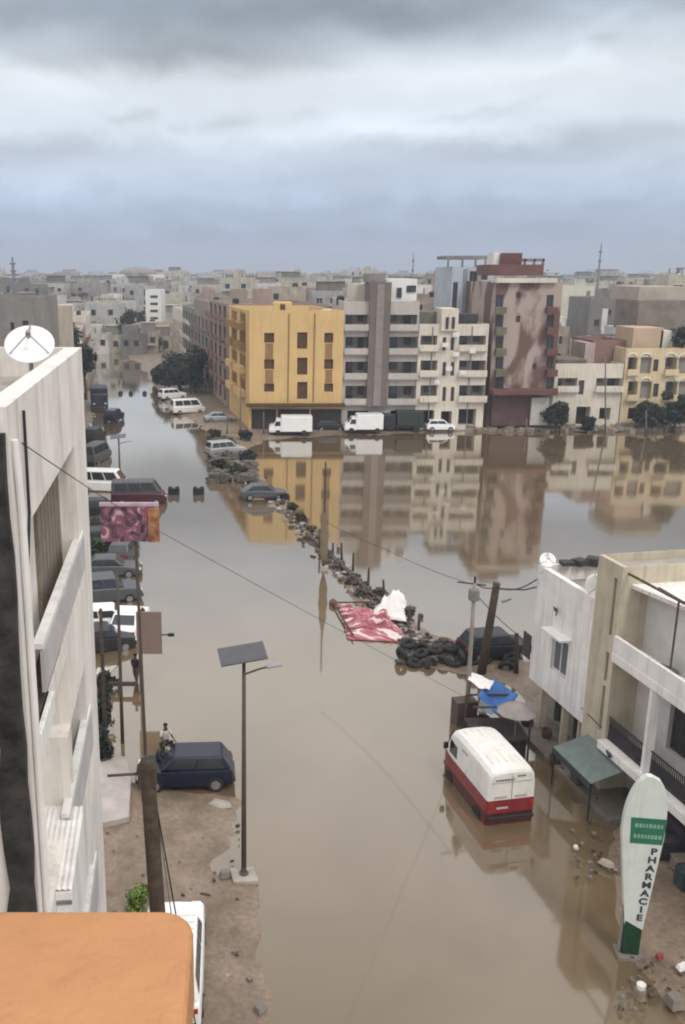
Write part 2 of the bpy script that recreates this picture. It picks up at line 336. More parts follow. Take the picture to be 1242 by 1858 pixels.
def water_tank(parent, loc, r=.55, h=1.1, m=None):
    t = MB(); t.lathe([(r * .9, 0), (r, .06), (r, h * .8), (r * .55, h * .95), (r * .2, h)], loc, 12)
    return t.build('water_tank', m or BLACKM, parent, smooth=False)
def dish(label, base, tilt, az, r, cat='satellite dish', mast=1.0, white=None, group=None):
    root = empty('satellite_dish', base, az, label, cat, group)
    t = MB(); t.tube([(0, 0, 0), (0, 0, mast)], .035); t.tube([(0, 0, mast * .5), (.3, -.35, 0)], .02); t.tube([(0, 0, mast * .5), (-.3, -.35, 0)], .02); t.build('stand', STEEL, root)
    M = Matrix.Rotation(tilt, 4, 'X'); T = (0, 0, mast + r * .45)
    d = MB(); prof = [(.02, 0), (r * .35, r * .03), (r * .65, r * .09), (r * .88, r * .17), (r, r * .23), (r, r * .26), (r * .86, r * .2), (r * .6, r * .11), (r * .3, r * .05), (.02, .02)]
    d.lathe(prof, T, 24, M); d.build('reflector', white or WHITEC, root, smooth=True)
    T4 = Matrix.Translation(T) @ M; fpt = T4 @ Vector((0, 0, r * .85))
    a = MB(); a.tube([T4 @ Vector((0, r * .98, r * .24)), fpt], .018, 6); a.tube([T4 @ Vector((r * .8, -r * .5, r * .2)), fpt], .012, 6); a.tube([T4 @ Vector((-r * .8, -r * .5, r * .2)), fpt], .012, 6); a.build('feed_arm', STEEL, root)
    b = MB(); b.lathe([(.03, -.08), (.045, 0), (.03, .06)], fpt, 10, M); b.build('receiver', STEEL, root)
    return root

# ------------------------------------------------------------ foreground: the building the picture is taken from
ORANGE = mat('orange_render', (.45, .22, .10), .85, .13, 3.5, bump=.5)
def foreground_ledge():
    root = empty('orange_building', (-2.5, .3, 0), 0, 'orange rendered building with rounded parapet ledge at the bottom left', 'building')
    z = CAMH - .98
    far = G(150, 1649, z)[1]; xr = G(345, 1760, z)[0]
    r = .052; poly = [(-4 + 2.5, far - .3), (-4 + 2.5, -3)]
    poly = [(-1.5, -2.5), (xr + 2.5, -2.5), ] + [(xr + 2.5 - r + r * math.cos(a), far - .3 - r + r * math.sin(a)) for a in np.linspace(0, math.pi / 2, 9)] + [(-1.5, far - .3)]
    mb = MB(); mb.prism(poly, z - .14, z); mb.build('parapet_coping', ORANGE, root, bevel=.012, seg=3)
    wl = MB(); wl.prism([(p[0] - .05 if p[0] > 0 else p[0], p[1] - .04) for p in poly], 0, z - .14); wl.build('wall', ORANGE, root)
foreground_ledge()

# ------------------------------------------------------------ white building on the left
LW = mat('left_white_wall', (.74, .70, .65), .8, .14, 1.1, streak=.38, bump=.2)
LWI = mat('left_inner_wall', (.68, .65, .60), .8, .2, 1.3, streak=.3)
MOLD_SHADE = mat('mould_and_shadow_black', (.045, .042, .038), .9, .6, 2.4, var2=(.008, .008, .008), bump=.6)  # near-black colour holds both the mould and the end wall's shadow
MATB = mat('brown_mat', (.075, .055, .05), .9, .4, 6)
LA = (-2.80, 16.0); LN = (-2.28, 8.73)
def left_building():
    root = empty('white_building', (-8, 12, 0), 0, 'tall white grimy building with recessed balconies beside the flooded street', 'building')
    def loc(p): return (p[0] + 8, p[1] - 12)
    foot = [loc(LN), loc(LA), (-8, 4.7), (-8, -3.27)]
    mb = MB(); zt = 18.75
    holes = [(.55, 5.5, 15.0, 17.35, .30), (3.0, 5.4, 11.9, 13.6, .45), (.35, 3.4, 12.5, 14.7, .55), (2.7, 5.4, 8.6, 10.2, .45), (.35, 2.6, 8.0, 11.6, .4), (3.5, 5.4, 5.2, 7, .4), (3.0, 5.4, 1.0, 3.4, .4)]
    pt, n = wall_face(mb, foot[0], foot[1], 0, zt, holes)
    wall_face(mb, foot[1], foot[2], 0, zt, [(1.5, 2.7, 12, 13.4, .2), (1.5, 2.7, 8.6, 10, .2)]); wall_face(mb, foot[2], foot[3], 0, zt, []); wall_face(mb, foot[3], foot[0], 0, zt, [])
    parapet_roof(mb, foot, zt - .5, .5, .22)
    mb.build('wall', [LW, LWI, ROOF], root)
    # recessed loggia: brown mat, slatted shutter, parapets with white cappings
    m = MB(); m.plate([pt(.75, 15.02, .02), pt(2.9, 15.02, .02), pt(2.9, 15.02, .28), pt(.75, 15.02, .28)], -.03); m.build('floor_mat', MATB, root)
    SH = mat('olive_shutter', (.20, .17, .13), .7, .3, 5)
    m = MB()
    for k in range(7): m.box(pt(3.15 + k * .33, 16.15, .27), (.05, .28, 2.2), rz=math.atan2(n.y, n.x))
    m.build('shutter', SH, root)
    def rail(s0, s1, z, hgt, name='railing'):
        a = MB(); a.plate([pt(s0, z, -.02), pt(s1, z, -.02), pt(s1, z, .10), pt(s0, z, .10)], .07, 0)
        a.build(name, WHITEP, root)
        g = MB(); g.plate([pt(s0, z - hgt, .02), pt(s1, z - hgt, .02), pt(s1, z - .02, .02), pt(s0, z - .02, .02)], .05); g.build('parapet', mat('grey_parapet', (.46, .44, .43), .7, .2, 2), root)
    rail(1.2, 6.05, 15.72, .55); rail(2.6, 6.0, 12.55, .7); rail(2.3, 5.8, 9.7, .9); rail(3, 5.6, 6, .8)
    for s0, s1, z0, z1, d in ((3.2, 5.2, 11.95, 13.5, .42), (2.9, 5.2, 8.65, 10.15, .42), (.55, 2.4, 8.2, 11.4, .36), (3.6, 5.2, 5.3, 6.9, .36), (3.2, 5.2, 1.1, 3.3, .36)):
        window_part(root, pt, s0, s1, z0, z1, d, frame=mat('dark_frame', (.08, .07, .065), .6), shut=GLASS)
    # ledge block at the near end of the loggia, corner pilaster blackened with mould and painted shadow, downpipes
    m = MB(); m.plate([pt(.5, 14.7, -.06), pt(1.6, 14.7, -.06), pt(1.6, 15.0, -.06), pt(.5, 15.0, -.06)], -.3); m.build('ledge', WHITEP, root, bevel=.015)
    rng = random.Random(3); m = MB(); ns = 44
    lft = []; rgt = []
    for k in range(ns + 1):
        z = 18.5 * k / ns; w = .30 + .035 * math.sin(k * 1.7) + rng.uniform(-.02, .02)
        cx_ = foot[0][0] - .02 - (.00 if z > 12 else 0); rgt.append((cx_ + rng.uniform(-.012, .012), z)); lft.append((cx_ - w, z))
    y0, y1 = foot[0][1] - .10, foot[0][1] - .004
    vs = []; fs = []
    for k in range(ns + 1): vs += [(lft[k][0], y1, lft[k][1]), (lft[k][0], y0, lft[k][1]), (rgt[k][0], y0, rgt[k][1]), (rgt[k][0], y1, rgt[k][1])]
    for k in range(ns):
        for q in range(4): fs.append((k * 4 + q, k * 4 + (q + 1) % 4, k * 4 + 4 + (q + 1) % 4, k * 4 + 4 + q))
    fs += [(0, 1, 2, 3), (ns * 4, ns * 4 + 1, ns * 4 + 2, ns * 4 + 3)]
    m.add(vs, fs); m.build('mouldy_shaded_pilaster', MOLD_SHADE, root)
    m = MB(); m.box((foot[0][0] - 1.4, foot[0][1] - .03, 17.4), (2.2, .05, 2.3)); m.build('mouldy_shaded_cladding', MOLD_SHADE, root)  # dark sheet: shadow on the upper end wall painted in with the mould
    m = MB(); m.tube([pt(.22, 0, -.05), pt(.22, 17.6, -.05), pt(.16, 18.4, -.03)], .04); m.build('downpipe', WHITEP, root)
    m = MB(); m.tube([pt(.34, 3, -.04), pt(.34, 16.9, -.04), pt(.7, 17.5, -.04), pt(.8, 18.6, -.03)], .018, 6); m.build('wall_cable', BLACKM, root)
    # roof things built in
    m = MB(); m.box((-6.6, 1.2, zt + .6), (2.6, 3.2, 2.2)); m.build('stair_house', LW, root)
left_building()
CORR = mat('white_sheet_metal', (.76, .75, .73), .5, .12, 3, streak=.3)
def corrugated_box():
    root = empty('sheet_metal_cover', (-2.62, 10.75, 11.2), R(4.9), 'white corrugated sheet cover over the lower balcony of the white building', 'cover')
    m = MB(); n_ = 22; L = 1.75; vs = []; fs = []
    for k in range(n_ + 1):
        x = -.42 + .80 * k / n_; z = 1.3 + .012 * math.sin(k * math.pi)
        zz = 1.3 + (.018 if k % 2 else 0); vs += [(x, -L / 2, zz - .05), (x, L / 2, zz + .02)]
    fs = [(2 * k, 2 * k + 2, 2 * k + 3, 2 * k + 1) for k in range(n_)]; m.add(vs, fs)
    m.build('corrugated_roof', CORR, root)
    m = MB(); m.box((-.02, 0, .62), (.80, L, 1.2)); m.build('box_body', CORR, root, bevel=.01)
    m = MB(); m.box((-.02, -L / 2 - .012, 1.08), (.8, .02, .05)); m.build('drip_edge', STEEL, root)
corrugated_box()
dish('big white satellite dish on the roof of the white building', (-3.37, 14.6, 18.25), R(44), R(8), .39, mast=.42)

# ------------------------------------------------------------ houses on the right
RW = mat('right_white_wall', (.80, .765, .74), .8, .12, 1.1, streak=.32, bump=.2)
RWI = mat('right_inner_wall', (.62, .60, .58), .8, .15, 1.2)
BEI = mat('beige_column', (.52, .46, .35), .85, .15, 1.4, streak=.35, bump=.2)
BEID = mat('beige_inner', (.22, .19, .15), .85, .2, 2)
SLAT = mat('dark_slat', (.05, .045, .05), .6, .4, 5)
ux, uy = -.188 / math.hypot(.188, 1), 1 / math.hypot(.188, 1)
RB = (13.99, 33.30)
def RP(s, out=0, z=0):      # a point on the shop-front line: s along the street (away), out towards the street
    return Vector((RB[0] + ux * s - uy * out, RB[1] + uy * s + ux * out, z))
def right_white_house():
    root = empty('white_house', RP(2.2, 0, 0), 0, 'white two storey corner house with overhanging upper floor and roof dish', 'house')
    O = RP(2.2)
    l = lambda s, o: tuple((RP(s, o) - O)[:2])
    # upper floor, overhanging; edges run anticlockwise
    zt = 7.55; z0 = 2.15
    up = [l(5.0, .0), l(.35, .0), l(.35, -8), l(5.0, -8)]
    mb = MB()
    # window hole measured from the far corner
    pt, n = wall_face(mb, up[0], up[1], z0, zt, [(1.65, 2.95, 3.35, 5.0, .18)])
    wall_face(mb, up[1], up[2], z0, zt, []); wall_face(mb, up[2], up[3], z0, zt, []); wall_face(mb, up[3], up[0], z0, zt, [(6.2, 7.4, 3.3, 4.8, .2)])
    mb.quad(*[(p[0], p[1], z0) for p in up]); parapet_roof(mb, up, zt - .75, .75, .2)
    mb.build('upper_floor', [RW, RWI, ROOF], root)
    window_part(root, pt, 1.7, 2.9, 3.4, 4.95, .14, shut=mat('grey_shutter', (.13, .13, .14), .6, .2, 6))
    m = MB(); m.plate([pt(1.45, 5.15, -.5), pt(3.1, 5.15, -.5), pt(3.1, 5.15, 0), pt(1.45, 5.15, 0)], .08); m.build('window_hood', RW, root)
    gf = [l(5.0, -1.0), l(.35, -1.0), l(.35, -8), l(5.0, -8)]; mb = MB()
    pt2, n2 = wall_face(mb, gf[0], gf[1], 0, z0, [(.7, 1.9, .25, 2.0, .3), (2.3, 3.6, .25, 2.0, .3)], inner=1)
    for i in (1, 2, 3): wall_face(mb, gf[i], gf[(i + 1) % 4], 0, z0, [])
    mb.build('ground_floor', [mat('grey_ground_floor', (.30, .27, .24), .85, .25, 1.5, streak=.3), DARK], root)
    for s in (.9, 2.2, 4.0):
        m = MB(); p = RP(s, -.25) - O; m.box((p.x, p.y, z0 / 2), (.28, .28, z0), rz=-.186); m.build('pillar', BEI, root)
    for a, b in ((.75, 1.85), (2.35, 3.55)):
        m = MB(); m.plate([pt2(a, .26, .25), pt2(b, .26, .25), pt2(b, 1.98, .25), pt2(a, 1.98, .25)], .05); m.build('shop_door', SLAT, root)
    # small side balcony with a dark grille at the far corner
    m = MB(); m.box((*l(5.35, -.5), 2.9), (1.2, .7, .14), rz=-.186); m.build('balcony_slab', RW, root)
    m = MB(); m.plate([Vector((*l(5.04, .06), 3.0)), Vector((*l(5.72, .06), 3.0)), Vector((*l(5.72, .06), 4.15)), Vector((*l(5.04, .06), 4.15))], .05); m.build('balcony_grille', SLAT, root)
    m = MB(); m.box((*l(3.1, .12), 6.15), (.1, .22, .1)); m.tube([(*l(3.3, .1), 6.2), (*l(2.7, .3), 6.25), (*l(2.4, .5), 6.2)], .03); m.build('wall_lamp', BLACKM, root)
    m = MB(); c = l(1.3, -2.6); m.box((c[0], c[1], zt + .1), (1.1, 1.4, 1.2)); m.build('roof_block', mat('brown_block', (.24, .20, .16), .9, .3, 2), root)
    m = MB()
    for k in range(14): m.box((*l(4.75 , -1.2 - k * .62), zt + .09), (.55, .5, .16 + .1 * (k % 3)), rz=k * .5)
    m.build('roof_clutter', mat('dark_clutter', (.06, .05, .05), .9, .4, 4), root)
right_white_house()
dish('white satellite dish on the roof edge of the corner house', RP(1.25, -.45, 7.0), R(58), R(8), .50, mast=.55)
dish('small white satellite dish at the far corner of the roof', RP(4.75, -.25, 7.3), R(52), R(-10), .34, mast=.35)

def right_balcony_house():
    root = empty('balcony_house', RP(-4, -3, 0), 0, 'white house with deep balconies, dark railings and a beige corner column', 'house')
    O = RP(-4, -3); l = lambda s, o, z: (RP(s, o) - O) + Vector((0, 0, z)); l2 = lambda s, o: tuple(l(s, o, 0)[:2])
    zt = 9.45
    # beige corner block
    c = [l2(.35, .12), l2(-1.25, .12), l2(-1.25, -7.9), l2(.35, -7.9)]
    mb = MB(); pt, n = wall_face(mb, c[0], c[1], 0, zt, [(1.12, 1.32, 6.6, 8.9, .12), (1.12, 1.32, 4.7, 5.9, .12), (1.12, 1.32, 2.6, 4.5, .12)], inner=1)
    for i in (1, 2, 3): wall_face(mb, c[i], c[(i + 1) % 4], 0, zt, [])
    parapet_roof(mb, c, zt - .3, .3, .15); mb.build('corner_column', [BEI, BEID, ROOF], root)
    # main block wall set back behind the balconies
    b = [l2(-1.25, -1.05), l2(-14, -1.05), l2(-14, -9), l2(-1.25, -9)]
    mb = MB(); pt, n = wall_face(mb, b[0], b[1], 0, 8.55, [(2.0, 3.1, 3.0, 5.6, .25), (4.6, 5.8, 3.0, 5.4, .25), (.5, 2.6, .1, 2.0, .5), (3.6, 6.5, .1, 2.0, .5), (3.4, 4.6, 6.4, 8.2, .25), (8, 10, 3, 5.4, .25)])
    for i in (1, 2, 3): wall_face(mb, b[i], b[(i + 1) % 4], 0, 8.55, [])
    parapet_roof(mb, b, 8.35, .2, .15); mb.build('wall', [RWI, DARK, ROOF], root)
    for s0, s1, z0, z1 in ((2.05, 3.05, 3.05, 5.55), (4.65, 5.75, 3.05, 5.35), (3.45, 4.55, 6.45, 8.15), (8.1, 9.9, 3.1, 5.3)):
        window_part(root, pt, s0, s1, z0, z1, .2, frame=mat('dark_frame', (.08, .07, .065), .6), shut=SLAT, name='shuttered_door')
    # first floor slab, second floor slab with deep white fascia
    for z, h, s_end, o in ((2.1, .34, -14, .42), (5.72, .36, -14, .22)):
        q = [l2(-1.25, o), l2(s_end, o), l2(s_end, -1.045), l2(-1.25, -1.045)]
        m = MB(); m.prism(q, z, z + h); m.build('balcony_slab', RW, root, bevel=.02)
    # pillars carrying the loggia and dark railing panels between them
    for s in (-3.75, -6.4, -9.2, -12):
        m = MB(); m.box(l(s, .02, 4.08), (.3, .32, 3.27), rz=-.186); m.build('pillar', RW, root)
    for a, b_ in ((-1.3, -3.55), (-3.95, -6.2), (-6.6, -9.0), (-9.4, -11.8)):
        m = MB(); s = a - .06
        while s > b_: m.box(l(s, .02, 2.95), (.035, .05, .85), rz=-.186); s -= .105
        for z in (2.52, 3.4): m.plate([l(a, 0, z), l(b_, 0, z), l(b_, .05, z), l(a, .05, z)], .05)
        m.plate([l(a, .0, 2.56), l(b_, .0, 2.56), l(b_, .0, 3.1), l(a, .0, 3.1)], .015)
        m.build('railing', SLAT, root)
    # upper terrace parapet and pergola bars at roof height
    m = MB(); q = [l2(-1.25, .20), l2(-14, .20), l2(-14, .06), l2(-1.25, .06)]; m.prism(q, 6.08, 6.75); m.build('terrace_parapet', RW, root, bevel=.015)
    m = MB()
    m.tube([l(-1.3, -.1, 9.2), l(-13, -.1, 9.2)], .05, 6); m.tube([l(-2.4, -.6, 9.0), l(-13, -.6, 8.7)], .04, 6)
    for s in (-4.2, -8, -12): m.tube([l(s, -.1, 6.7), l(s, -.1, 9.2), l(s, -1.0, 9.0)], .04, 6)
    m.build('pergola_bar', RUST, root)
    m = MB(); q = [l2(-1.25, -.3), l2(-14, -2.6), l2(-14, -8.9), l2(-1.25, -7.9)]; m.prism(q, 8.6, 8.75); m.build('roof_slab', RW, root)
    m = MB(); q = l(-3.3, -.4, 6.14); m.lathe([(.5, 0), (.62, .06), (.45, .12), (.1, .3)], q, 12); m.build('terrace_mat', mat('grey_mat', (.2, .2, .18), .9, .4, 4), root)
    m = MB(); m.box(l(-2.1, .45, 2.30), (.12, .5, .1), rz=-.186); m.box(l(-4.1, .43, 2.3), (.05, 1.1, .12), rz=-.186); m.build('slab_vent', SLAT, root)
    # ground floor counter
    m = MB(); m.prism([l2(-2.3, -.6), l2(-8, -.6), l2(-8, -1.03), l2(-2.3, -1.03)], 0, .95); m.build('shop_counter', mat('dark_shop', (.06, .05, .06), .7, .4, 2), root)
right_balcony_house()
def awning():
    root = empty('shop_awning', RP(-2.5, .5, 0), 0, 'grey green canvas awning sloping out over the shop pavement', 'awning')
    O = RP(-2.5, .5); l = lambda s, o, z: (RP(s, o) - O) + Vector((0, 0, z))
    GA = mat('grey_green_canvas', (.155, .19, .18), .8, .18, 3, bump=.2)
    m = MB(); m.plate([l(-.15, .10, 2.05), l(-2.9, .10, 2.05), l(-2.9, 1.6, 1.62), l(-.15, 1.6, 1.62)], .03); m.build('canvas', GA, root)
    m = MB(); m.plate([l(-.15, 1.62, 1.38), l(-2.9, 1.62, 1.38), l(-2.9, 1.62, 1.63), l(-.15, 1.62, 1.63)], .02); m.build('valance', mat('dark_green_canvas', (.05, .065, .06), .8, .2, 3), root)
    for s in (-.2, -2.85):
        m = MB(); m.tube([l(s, 1.55, 0), l(s, 1.55, 1.6)], .035); m.build('post', BLACKM, root)
awning()
def sign_pylon():
    bx, by = G(1158, 1732)[:2]; bx -= .3
    root = empty('pylon_sign', (bx, by, 0), R(-8), 'tall white and green tapered pylon sign of a pharmacy by the flooded kerb', 'sign')
    SW = mat('sign_white', (.60, .64, .60), .45, .08, 2, streak=.2); SG = mat('sign_green', (.02, .15, .085), .45, .15, 2); SGD = mat('sign_dark_green', (.008, .05, .018), .5, .3, 2); SI = mat('sign_ink', (.035, .05, .05), .6)
    H = 6.55; prof = []
    def half(z):   # left/right half widths with height
        t = z / H
        if t < .16: return .26, .30
        if t < .68: k = (t - .16) / .52; return .27 + .46 * k, .31 + .30 * k
        k = (t - .68) / .32; return (.73 + .02 * math.sin(k * 3)) * math.sqrt(max(0, 1 - (k * .98) ** 2.2)) + .0, .61 * math.sqrt(max(0, 1 - (max(0, k - .1) / .9) ** 3.2))
    zs = list(np.linspace(.16 * H, H, 40)); lf = [(-half(z)[0], z) for z in zs]; rt = [(half(z)[1], z) for z in zs]
    pl = lf + rt[::-1]; lower = [(-.26, 0), (-.27, .16 * H - .003 + .3), (.29, .16 * H - .003), (.28, 0)]
    pl[0] = (-.27, .16 * H + .3)
    def slab(poly, y0, y1, name, m, par=root, bevel=0):
        b = MB(); n = len(poly); b.add([(p[0], y0, p[1]) for p in poly] + [(p[0], y1, p[1]) for p in poly], [tuple(range(n)), tuple(range(2 * n - 1, n - 1, -1))] + [(i, (i + 1) % n, n + (i + 1) % n, n + i) for i in range(n)])
        return b.build(name, m, par, bevel=bevel)
    slab(pl, -.11, .11, 'panel', SW, bevel=.015); slab(lower, -.10, .10, 'base_panel', SGD)
    slab([(-.45, 4.22), (.56, 4.22), (.62, 5.12), (-.50, 5.12)], -.125, -.112, 'green_board', SG)
    b = MB(); rr = random.Random(2)
    for row, zc in ((0, 4.86), (1, 4.48)):
        x = -.36
        while x < .45:
            w = rr.uniform(.05, .10); b.box((x + w / 2, -.129, zc), (w, .006, .13)); x += w + .035
    b.build('board_lettering', mat('pale_lettering', (.22, .38, .28), .6), root)
    for i, ch in enumerate('PHARMACIE'):
        cu = bpy.data.curves.new('t', 'FONT'); cu.body = ch; cu.size = .34; cu.extrude = .004; cu.offset = .012; cu.align_x = 'CENTER'
        t = bpy.data.objects.new('t', cu); COL.objects.link(t)
        me = bpy.data.meshes.new_from_object(t.evaluated_get(bpy.context.evaluated_depsgraph_get())); bpy.data.objects.remove(t)
        me.materials.clear(); me.materials.append(SI)
        zz = 3.86 - i * .305; o = link('letter', me, root, (.34 - i * .024, -.118, zz)); o.rotation_euler = (math.pi / 2, 0, 0); o.scale = (1.15, .92, 1)
    root.scale = (.88, 1, .93)
    b = MB(); b.box((0, 0, .05), (.9, .6, .1)); b.build('foot', CONCD, root)
    b = MB(); b.box((-.36, .0, 1.9), (.04, .12, 3.8)); b.build('side_rail', STEEL, root)
sign_pylon()

# ------------------------------------------------------------ poles, lamps and wires
def solar_lamp(label, base, az, h, group=None, lean=0, base_block=True, thick=.075):
    root = empty('solar_street_lamp', base, az, label, 'street lamp', group); root.rotation_euler = (0, lean, az)
    m = MB(); m.tube([(0, 0, 0), (0, 0, h * .5), (0, 0, h)], [thick * 1.25, thick, thick * .75], 10); m.build('pole', mat('brown_pole', (.085, .065, .05), .6, .25, 3), root, smooth=True)
    m = MB(); m.box((-.05, 0, h + .10), (1.5, .95, .05), M=Matrix.Rotation(R(-7), 4, 'Y') @ Matrix.Rotation(R(12), 4, 'X'))
    pn = m.build('solar_panel', mat('solar_cells', (.07, .07, .085), .35, .2, 3), root, bevel=.01)
    m = MB(); m.tube([(0, 0, h - .62), (.5, 0, h - .46), (.80, 0, h - .40)], .032); m.build('arm', mat('brown_pole'  , (.085, .065, .05)), root)
    m = MB(); m.box((.98, 0, h - .37), (.5, .2, .07), M=Matrix.Rotation(R(-9), 4, 'Y')); hd = m.build('lamp_head', mat('grey_lamp', (.3, .3, .32), .4, .1, 3), root, bevel=.02)
    m = MB(); m.box((1.0, 0, h - .413), (.38, .15, .02), M=Matrix.Rotation(R(-9), 4, 'Y')); m.build('lens', LAMPG, hd)
    if base_block:
        m = MB(); m.prism([(-.42, -.38), (.45, -.42), (.40, .36), (-.45, .40)], -.1, .16); m.build('concrete_foot', CONC, root, bevel=.05)
        m = MB(); m.lathe([(.17, .16), (.16, .2), (.1, .24), (.09, .5)], (0, 0, 0), 10); m.build('base_plate', mat('brown_pole', ()), root)
    return root
solar_lamp('tall brown solar street lamp on a concrete foot at the water edge', G(442, 1592), R(8), 8.15)
solar_lamp('slim grey solar street lamp further up the flooded street', G(218, 885), R(0), 4.9, base_block=False, thick=.09)
def pole(name, label, p0, p1, r0, r1, m, cat='pole', group=None, n=10, extras=None):
    p0 = Vector(p0); p1 = Vector(p1); root = empty(name, p0, 0, label, cat, group)
    d = p1 - p0; b = MB(); b.tube([(0, 0, 0), d * .33, d * .66, d], [r0, r0 + (r1 - r0) * .33, r0 + (r1 - r0) * .66, r1], n); b.build('shaft', m, root, smooth=True)
    if extras: extras(root, d)
    return root
# dark wooden pole in the left foreground
p0 = P(285, 1650, 15.0); p1 = P(266, 1382, 15.0); dd = (p0 - p1); base = p1 + dd * (p1.z / -dd.z)
def ex(root, d):
    b = MB(); b.box(d + Vector((0, -.02, -.28)), (.34, .2, .42)); b.build('junction_box', mat('rust_box', (.07, .045, .035), .8, .4, 5), root, bevel=.02)
    b = MB(); b.tube([d + Vector((-.75, .1, -.35)), d + Vector((.25, 0, -.22))], .025, 6); b.build('cross_bar', RUST, root)
    b = MB(); b.tube([d + Vector((.1, 0, -.5)), Vector((1.15, -.1, 0))], .014, 6); b.build('stay_wire', BLACKM, root)
    b = MB(); b.tube([d + Vector((.12, .05, -.7)), Vector((.75, .1, 0))], .012, 6); b.build('stay_wire', STEEL, root)
pole('utility_pole', 'thick dark wooden utility pole in front of the blue car', base, p1, .19, .14, WOOD, 'utility pole', extras=ex)
# pale concrete pole with insulators on the right, above the white house corner
b0 = Vector(G(845, 1312)); t0 = P(861, 1058, b0.y)
def ex2(root, d):
    b = MB(); b.box(d + Vector((0, 0, -.55)), (.42, .35, .5)); b.build('insulator_box', mat('grey_metal', (.2, .19, .19), .6, .3, 4), root, bevel=.03)
    b = MB(); b.tube([d + Vector((-.75, 0, .05)), d + Vector((.5, 0, -.1))], .035, 6); b.build('cross_arm', BLACKM, root)
    b = MB(); b.tube([d + Vector((0, 0, -.4)), d + Vector((0, 0, .3))], .05, 6); b.build('insulator', BLACKM, root)
    b = MB(); b.box((-.1, .1, .55), (1.0, .7, 1.2), rz=.2); b.build('base_cabinet', mat('dark_cabinet', (.09, .06, .06), .7, .4, 3), root, bevel=.02)
pole('utility_pole', 'slim pale concrete pole with insulators rising beside the red and white van', b0, t0, .12, .08, mat('pale_pole', (.27, .245, .22), .8, .2, 3), 'utility pole', extras=ex2)
b1 = Vector(G(873, 1222)); t1 = P(901, 1058, b1.y)
def ex3(root, d):
    b = MB(); b.tube([d + Vector((0, 0, -.3)), d + Vector((1.4, 0, -.35)), d + Vector((2.3, 0, -.15))], .04, 6); b.build('lamp_arm', BLACKM, root)
    b = MB(); b.box(d + Vector((.55, 0, -.9)), (.5, .2, .12), M=Matrix.Rotation(-.4, 4, 'Y')); b.build('flood_light', STEEL, root, bevel=.03)
pole('utility_pole', 'dark leaning wooden pole beside the tyres', b1, t1, .24, .19, WOOD, 'utility pole', extras=ex3)
b2 = Vector(G(936, 1222)); t2 = P(937, 1150, b2.y)
pole('wooden_post', 'short dark post left of the small side balcony', b2, t2, .13, .11, WOOD, 'post')
def wire(label, pts, sag, r=.018):
    m = MB(); q = []
    for a, b in zip(pts[:-1], pts[1:]):
        a = Vector(a); b = Vector(b)
        for k in range(14):
            t = k / 14; q.append(a.lerp(b, t) - Vector((0, 0, sag * 4 * t * (1 - t))))
    q.append(Vector(pts[-1])); o = m.tube(q, r, 5).build('overhead_wire', BLACKM); tag(o, label, 'wire'); return o
wire('long wire crossing the flooded street from the white building to the pale pole', [P(-10, 770, 8.6), P(285, 962, 20), (b0.x - .1, b0.y, 1.3)], .04, .007)
wire('thin wire running from the pale pole far over the lake', [t0 + Vector((-.3, 0, 0)), P(700, 997, 45), P(588, 945, 51)], .10, .013)
wire('short wire between the tops of the pale pole and the leaning pole', [t0, t1 + Vector((0, 0, -.2))], .15, .03)
wire('wire from the leaning pole to the corner house roof', [t1 + Vector((0, 0, -.2)), RP(4.9, .1, 6.9)], .3, .03)
wire('wire from the pale pole past the short post down to the balcony house', [t0 + Vector((0, 0, -.4)), t2, RP(-1.4, .4, 3.0)], .12, .02)

# left street furniture
p = Vector(G(222, 1348)); q = P(212, 1035, p.y)
pole('signal_pole', 'dark slim pole standing in the flood near the left wall', p, q, .085, .06, mat('brown_pole', ()), 'pole', 'slim poles near the left wall')
p = Vector(G(192, 1372)); q = P(182, 1105, p.y)
pole('signal_pole', 'dark slim pole rising out of the bushes by the left wall', p, q, .10, .07, WOOD, 'pole', 'slim poles near the left wall')
